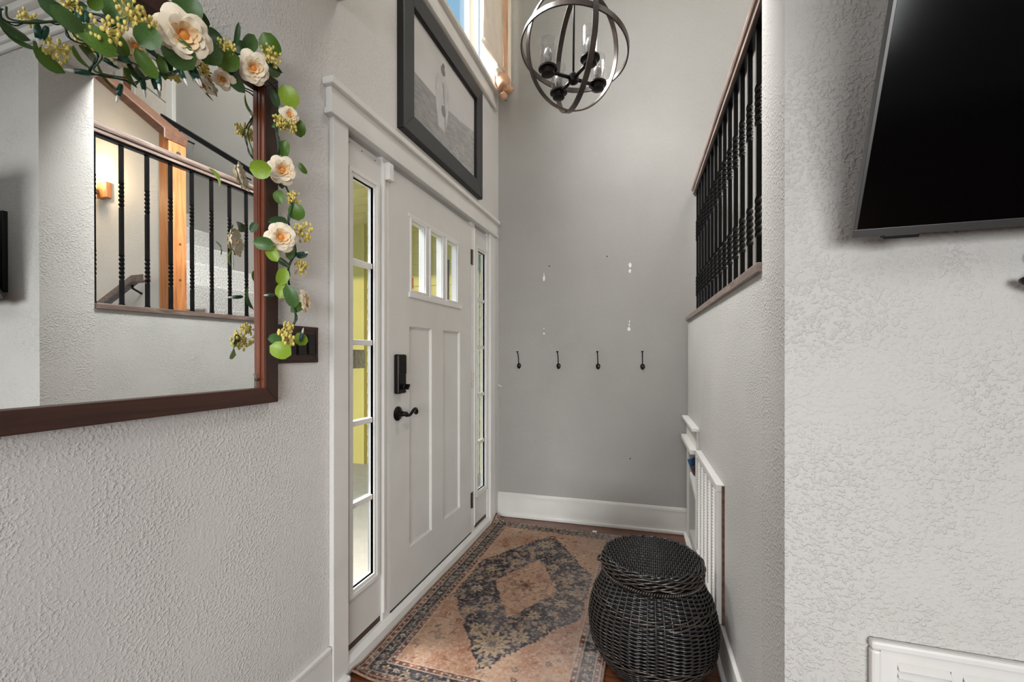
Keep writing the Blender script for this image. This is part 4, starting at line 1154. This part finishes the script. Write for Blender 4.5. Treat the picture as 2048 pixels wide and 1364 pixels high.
# scattered motifs on the field
rs = np.random.default_rng(3)
for k in range(70):
    x = rs.uniform(.15, .82); y = rs.uniform(1.55, 2.92); r_ = rs.uniform(.008, .02)
    RGB = flower(RGB, x, y, r_, rs.integers(4, 7), slate if k % 2 else rust, navy, peach)
# big serrated medallion
ser = 0.010 * np.abs(((s + t) * 55) % 2 - 1) + 0.008 * np.abs(((s - t) * 55) % 2 - 1)
med = np.minimum(0.335 - dx, (0.68 - dy) * 0.575 - dx * 0.0 - np.maximum(0, dx - 0.0) * 0.0)
hexd = np.minimum(0.335 - dx, (0.685 - dy - dx * (0.685 - 0.20) / 0.335) * 0.569) - ser
mm_ = hexd > 0
RGB = np.where(mm_[..., None], mix(np.broadcast_to(slate, s.shape + (3,)), navy, (f1 - .42) * 3 + .25 + (t - cy) * .5), RGB)
RGB = np.where(mm_[..., None], mix(RGB, peach, np.clip((f2 - .50) * 3.2, 0, .62)), RGB)
RGB = mix(RGB, navy, ((hexd > 0) & (hexd < 0.012)) * .8)
for x, y, r_, p_ in ((.483, 1.735, .085, 12), (.395, 1.815, .045, 9), (.577, 1.815, .05, 9), (.381, 1.98, .04, 8), (.356, 2.479, .035, 8), (.25, 2.352, .036, 8), (.59, 2.47, .036, 8), (.694, 2.349, .038, 8),
                     (.475, 2.75, .06, 10), (.40, 2.66, .03, 8), (.55, 2.66, .03, 8), (.25, 2.13, .034, 8), (.70, 2.13, .034, 8), (.60, 1.99, .036, 8), (.22, 2.24, .026, 7), (.74, 2.24, .026, 7), (.50, 1.62, .03, 7), (.47, 2.62, .028, 7), (.33, 2.56, .022, 6), (.63, 2.57, .022, 6), (.30, 1.93, .024, 6), (.66, 1.90, .024, 6)):
    RGB = flower(RGB, x, y, r_, p_, tan_, rust, slate)
for k in range(46):
    x = rs.uniform(.17, .79); y = rs.uniform(1.62, 2.86)
    if abs(x - cx) < .16 and abs(y - cy) < .3: continue
    RGB = flower(RGB, x, y, rs.uniform(.006, .013), 5, peach, navy, tan_)
# inner diamond
dia = 1 - dx / 0.178 - dy / 0.315 - ser * 2.2
RGB = np.where((dia > 0)[..., None], mix(np.broadcast_to(peach, s.shape + (3,)), peach2, (f1 - .3) * 1.2), RGB)
RGB = mix(RGB, rust, ((dia > 0) & (f2 > .58)) * .4)
RGB = flower(RGB, cx, cy, .062, 8, rust, peach2, brown)
for k in range(22):
    x = cx + rs.uniform(-.12, .12); y = cy + rs.uniform(-.22, .22)
    if abs(x - cx) / .178 + abs(y - cy) / .315 < .85: RGB = flower(RGB, x, y, rs.uniform(.008, .015), 6, rust, slate, peach)
# borders
def band(a, b): return (edge >= a) & (edge < b)
bd = edge < 0.118
RGB = np.where(bd[..., None], mix(np.broadcast_to(navy, s.shape + (3,)), slate, (f2 - .35) * 2), RGB)
RGB = np.where((band(0.012, 0.034) | band(0.092, 0.118))[..., None], mix(np.broadcast_to(rust, s.shape + (3,)), peach2, (f2 - .45) * 3), RGB)
RGB = np.where((edge < 0.012)[..., None], mix(np.broadcast_to(brown, s.shape + (3,)), rust, f2), RGB)
for e_ in (0.0115, 0.034, 0.092, 0.1175):
    RGB = mix(RGB, cream, np.exp(-((edge - e_) / 0.0021) ** 2) * .62)
run = np.where(((RX1 - RX0) / 2 - np.abs(s - cx)) < ((RY1 - RY0) / 2 - np.abs(t - cy)), t, s)
for per, ph, w_, c_ in ((0.088, 0.0, .021, tan_), (0.088, 0.044, .014, cream)):
    u_ = ((run + ph) % per) - per / 2; d = np.hypot(u_, (edge - 0.063))
    g = np.arctan2(u_, edge - .063)
    RGB = mix(RGB, c_, ((d < w_ * (.7 + .3 * np.cos(g * 5))) & bd) * (1.15 - f2 * 1.3))
    RGB = mix(RGB, rust, ((d < w_ * .4) & bd) * .7)
for per, e_ in ((0.034, 0.023), (0.034, 0.105)):
    u_ = (run % per) - per / 2
    RGB = mix(RGB, cream, (np.hypot(u_, edge - e_) < .0058) * .55)
# distress, then pale light painted in towards the right
RGB = mix(RGB, C(190, 176, 164), np.clip((f3 - .56) * 3.0, 0, .45))
RGB = mix(RGB, navy * .7, np.clip((f3 - .72) * 5, 0, .5) * 0 + np.clip((.34 - f3) * 4, 0, .35))
RGB = mix(RGB, C(196, 186, 182), np.clip((s - .55) * .75, 0, .3) * (f1 > .42))  # reflected light put into the colour of the right-hand side
RGB = RGB * 1.0
zz = 0.006 + 0.0012 * f3 + 0.003 * np.sin(t * 7 + s * 3)
cor = np.clip(1 - np.hypot((s - RX0) / .075, (t - RY1) / .12), 0, 1)
zz = zz + 0.05 * cor ** 1.3
nearw = np.clip(1 - (t - RY0) / .06, 0, 1)
zz = zz + nearw * 0.006 * (1 + np.sin(s * 26 + 1.0))
zz = zz + np.clip(1 - (s - RX0) / .04, 0, 1) * 0.004
rg = thing('area_rug', 'faded oriental rug with slate medallion and peach field by the door', 'rug', (cx, cy, 0))
rme = grid_mesh('rug_field', s - cx, t - cy, zz, RGB)
ro = put('rug_field', rme, M['rug'], rg)
for p in rme.polygons: p.use_smooth = True
bpts = [(float(a), RY0, float(z_)) for a, z_ in zip(s[0, ::6], zz[0, ::6])]
MB().tube([(a, b - 0.001, z_ - 0.002) for a, b, z_ in bpts], 0.0045, 6).build('near_binding', M['rugedge'], rg, True)
MB().tube([(RX0 - 0.001, float(b), float(z_) - 0.002) for b, z_ in zip(t[::8, 0], zz[::8, 0])], 0.004, 6).build('side_binding', M['rugedge'], rg, True)
MB().tube([(RX1 + 0.001, float(b), float(z_) - 0.002) for b, z_ in zip(t[::8, -1], zz[::8, -1])], 0.004, 6).build('side_binding', M['rugedge'], rg, True)
tag(B(0.735, 0.765, 3.062, 3.080, 0.0, 0.006).build('paper_scrap', M['spackle'], bev=0.002), 'tiny white paper scrap on the floor behind the rug', 'scrap')

# ------------------------------------------------------------------ television
TVL = Vector((1.530, 1.110, 1.498)); tilt = math.radians(23.5)
tv = thing('television', 'black flat television tilted forward on the rough grey wall', 'television', (TVL.x, TVL.y, TVL.z), rot=(tilt, 0, 0))
W_, H_ = 1.02, 0.60
def lb(nm, mat, *a, bev=0.0, par=tv):
    o = put(nm, B(*a).mesh(nm), mat, par); finish(o, False, bev); return o
lb('rear_shell', M['black'], 0.03, W_ - 0.03, -0.012, 0.012, 0.012, H_ - 0.03, bev=0.003)
lb('bezel_bottom', M['tvframe'], 0, W_, -0.030, -0.011, 0.0, 0.016, bev=0.001)
lb('bezel_side', M['tvframe'], 0, 0.007, -0.030, -0.011, 0.016, H_, bev=0.001)
lb('bezel_side', M['tvframe'], W_ - 0.007, W_, -0.030, -0.011, 0.016, H_, bev=0.001)
lb('bezel_top', M['tvframe'], 0, W_, -0.030, -0.011, H_ - 0.006, H_, bev=0.001)
lb('screen', M['screen'], 0.007, W_ - 0.007, -0.0288, -0.0115, 0.016, H_ - 0.006)
lb('sensor_foot', M['black'], 0.055, 0.115, -0.03, -0.012, -0.008, 0.001, bev=0.002)
mt = thing('television_mount', 'black wall bracket behind the tilted television', 'wall mount', (1.9, 1.1686, 1.55))
B(1.655, 2.45, 1.150, 1.1686, 1.535, 1.90).build('wall_plate', M['black'], mt, bev=0.002)
for xx in (1.9, 2.2):
    MB().tube([(xx, 1.155, 1.72), (xx, 1.03, 1.765)], 0.014, 8).build('arm', M['iron'], mt, True)
hk = thing('bracket_ornament', 'glossy black scrolled bracket on the wall under the television', 'bracket', (1.9, 1.1686, 1.38))
MB().tube(smooth_path([(1.945, 1.166, 1.372), (1.90, 1.140, 1.372), (1.868, 1.130, 1.379), (1.843, 1.135, 1.388), (1.836, 1.146, 1.391)]), [0.012] * 14 + [0.011] * 4 + [0.009] * 3 + [0.007, 0.006, 0.004, 0.002], 10).build('lower_scroll', M['black'], hk, True)
MB().tube(smooth_path([(1.945, 1.160, 1.392), (1.90, 1.135, 1.392), (1.872, 1.130, 1.396), (1.857, 1.136, 1.400)]), [0.010] * 10 + [0.009] * 5 + [0.007, 0.006, 0.004, 0.002], 10).build('upper_scroll', M['black'], hk, True)
MB().tube(smooth_path([(1.90, 1.150, 1.40), (1.872, 1.150, 1.425), (1.866, 1.150, 1.445), (1.90, 1.150, 1.46)]), 0.007, 8).build('stem', M['black'], hk, True)

# ------------------------------------------------------------------ wall register, bottom right
vg = thing('wall_register', 'white louvred air register low on the rough wall under the television', 'air register', (2.0, 1.1686, 0.2))
vx0, vx1, vz0, vz1 = 1.590, 2.36, 0.22, 0.614
for a, b, c, d in ((vx0, vx1, vz1 - 0.02, vz1), (vx0, vx1, vz0, vz0 + 0.02)):
    B(a, b, 1.148, 1.1686, c, d).build('frame_rail', M['vent'], vg, bev=0.006)
for a, b in ((vx0, vx0 + 0.02), (vx1 - 0.02, vx1)):
    B(a, b, 1.148, 1.1686, vz0 + 0.02, vz1 - 0.02).build('frame_stile', M['vent'], vg, bev=0.006)
cols = [(1.640, 1.733), (1.752, 1.845), (1.864, 1.957), (1.976, 2.069), (2.088, 2.181), (2.2, 2.293)]
us_ = [vx0 + 0.02]
for a, b in cols: us_ += [a, b]
us_.append(vx1 - 0.02)
slab('y', 1.156, 1.162, us_, [vz0 + 0.02, vz0 + 0.05, 0.572, vz1 - 0.02], [(a, b, vz0 + 0.05, 0.572) for a, b in cols]).build('face_plate', M['vent'], vg)
B(vx0 + 0.02, vx1 - 0.02, 1.164, 1.168, vz0 + 0.02, vz1 - 0.02).build('duct_shadow', M['ventdark'], vg)
slt = MB().hexa([(0.0005, -0.008, -0.006), (0.0925, -0.008, -0.006), (0.0925, -0.006, -0.008), (0.0005, -0.006, -0.008),
                 (0.0005, 0.004, 0.0075), (0.0925, 0.004, 0.0075), (0.0925, 0.006, 0.0055), (0.0005, 0.006, 0.0055)]).mesh('slat')
for a, b in cols:
    zc = 0.564
    while zc > vz0 + 0.055:
        put('slat', slt, M['vent'], vg, Vector((a, 1.157, zc)) - WO[vg]); zc -= 0.0168

# ------------------------------------------------------------------ curtain at the high window
ct = thing('window_curtain', 'cream curtain with tan lining gathered at the high foyer window', 'curtain', (0.07, 3.0, 3.2))
def cloth(pts, z0, z1, nz, mat, nm, amp=0.004, th=0.002):
    m = MB(); n = len(pts); P = [Vector((a, b, 0)) for a, b in pts]
    for side in (0, 1):
        for k in range(nz + 1):
            z = z0 + (z1 - z0) * k / nz
            for i, p in enumerate(P):
                tdir = (P[min(i + 1, n - 1)] - P[max(i - 1, 0)]).normalized(); nn = Vector((tdir.y, -tdir.x, 0))
                q = p + nn * (amp * math.sin(i * 1.3 + z * 9) + side * th)
                m.v.append((q.x, q.y, z))
    o2 = n * (nz + 1)
    for k in range(nz):
        for i in range(n - 1):
            a = k * n + i
            m.f.append((a, a + 1, a + n + 1, a + n)); m.f.append((o2 + a, o2 + a + n, o2 + a + n + 1, o2 + a + 1))
    for i in range(n - 1):
        m.f.append((i, o2 + i, o2 + i + 1, i + 1)); b = nz * n
        m.f.append((b + i, b + i + 1, o2 + b + i + 1, o2 + b + i))
    for k in range(nz):
        m.f.append((k * n, (k + 1) * n, o2 + (k + 1) * n, o2 + k * n)); e = n - 1
        m.f.append((k * n + e, o2 + k * n + e, o2 + (k + 1) * n + e, (k + 1) * n + e))
    return m.build(nm, mat, ct, True, fixn=False)
cloth([(0.045 + 0.002 * i, 2.74 + 0.03 * i) for i in range(12)], 3.37, 4.62, 24, M['curtain'], 'panel', 0.003)
cloth([(0.068 + 0.004 * i, 3.075 + 0.004 * i) for i in range(9)], 3.24, 4.62, 24, M['tan'], 'lining', 0.002)
cloth([(0.098 + 0.006 * i, 3.10 + 0.003 * i) for i in range(5)], 3.26, 4.62, 24, M['curtain'], 'outer_hem', 0.003)
MB().tube([(0.048, 2.735, 3.372), (0.056, 2.88, 3.362), (0.064, 3.0, 3.36), (0.074, 3.07, 3.365)], [0.016, 0.019, 0.020, 0.018], 12).build('rolled_hem', M['curtain'], ct, True)
def lump(c, r, sc, seed, mat, nm):
    m = MB().ball((0, 0, 0), 1.0, 18, 12); rs_ = random.Random(seed)
    ph = [rs_.uniform(0, 6) for _ in range(4)]
    m.v = [(c[0] + x * r * sc[0] * (1 + .16 * math.sin(3 * y + 5 * z + ph[0])), c[1] + y * r * sc[1] * (1 + .16 * math.sin(4 * z + ph[1])), c[2] + z * r * sc[2] * (1 + .18 * math.sin(5 * x + 3 * y + ph[2]))) for x, y, z in m.v]
    return m.build(nm, mat, ct, True, fixn=False)
lump((0.085, 3.035, 3.255), 0.05, (1.0, 1.2, 1.15), 1, M['tan'], 'gathered_fold')
lump((0.110, 3.06, 3.205), 0.034, (1.4, 1.2, 0.6), 2, M['tan'], 'gathered_fold')
lump((0.060, 2.99, 3.31), 0.030, (0.9, 1.6, 1.0), 3, M['curtain'], 'gathered_fold')
lump((0.085, 3.05, 3.165), 0.024, (1.0, 1.1, 1.2), 4, M['tan'], 'tie_tail')
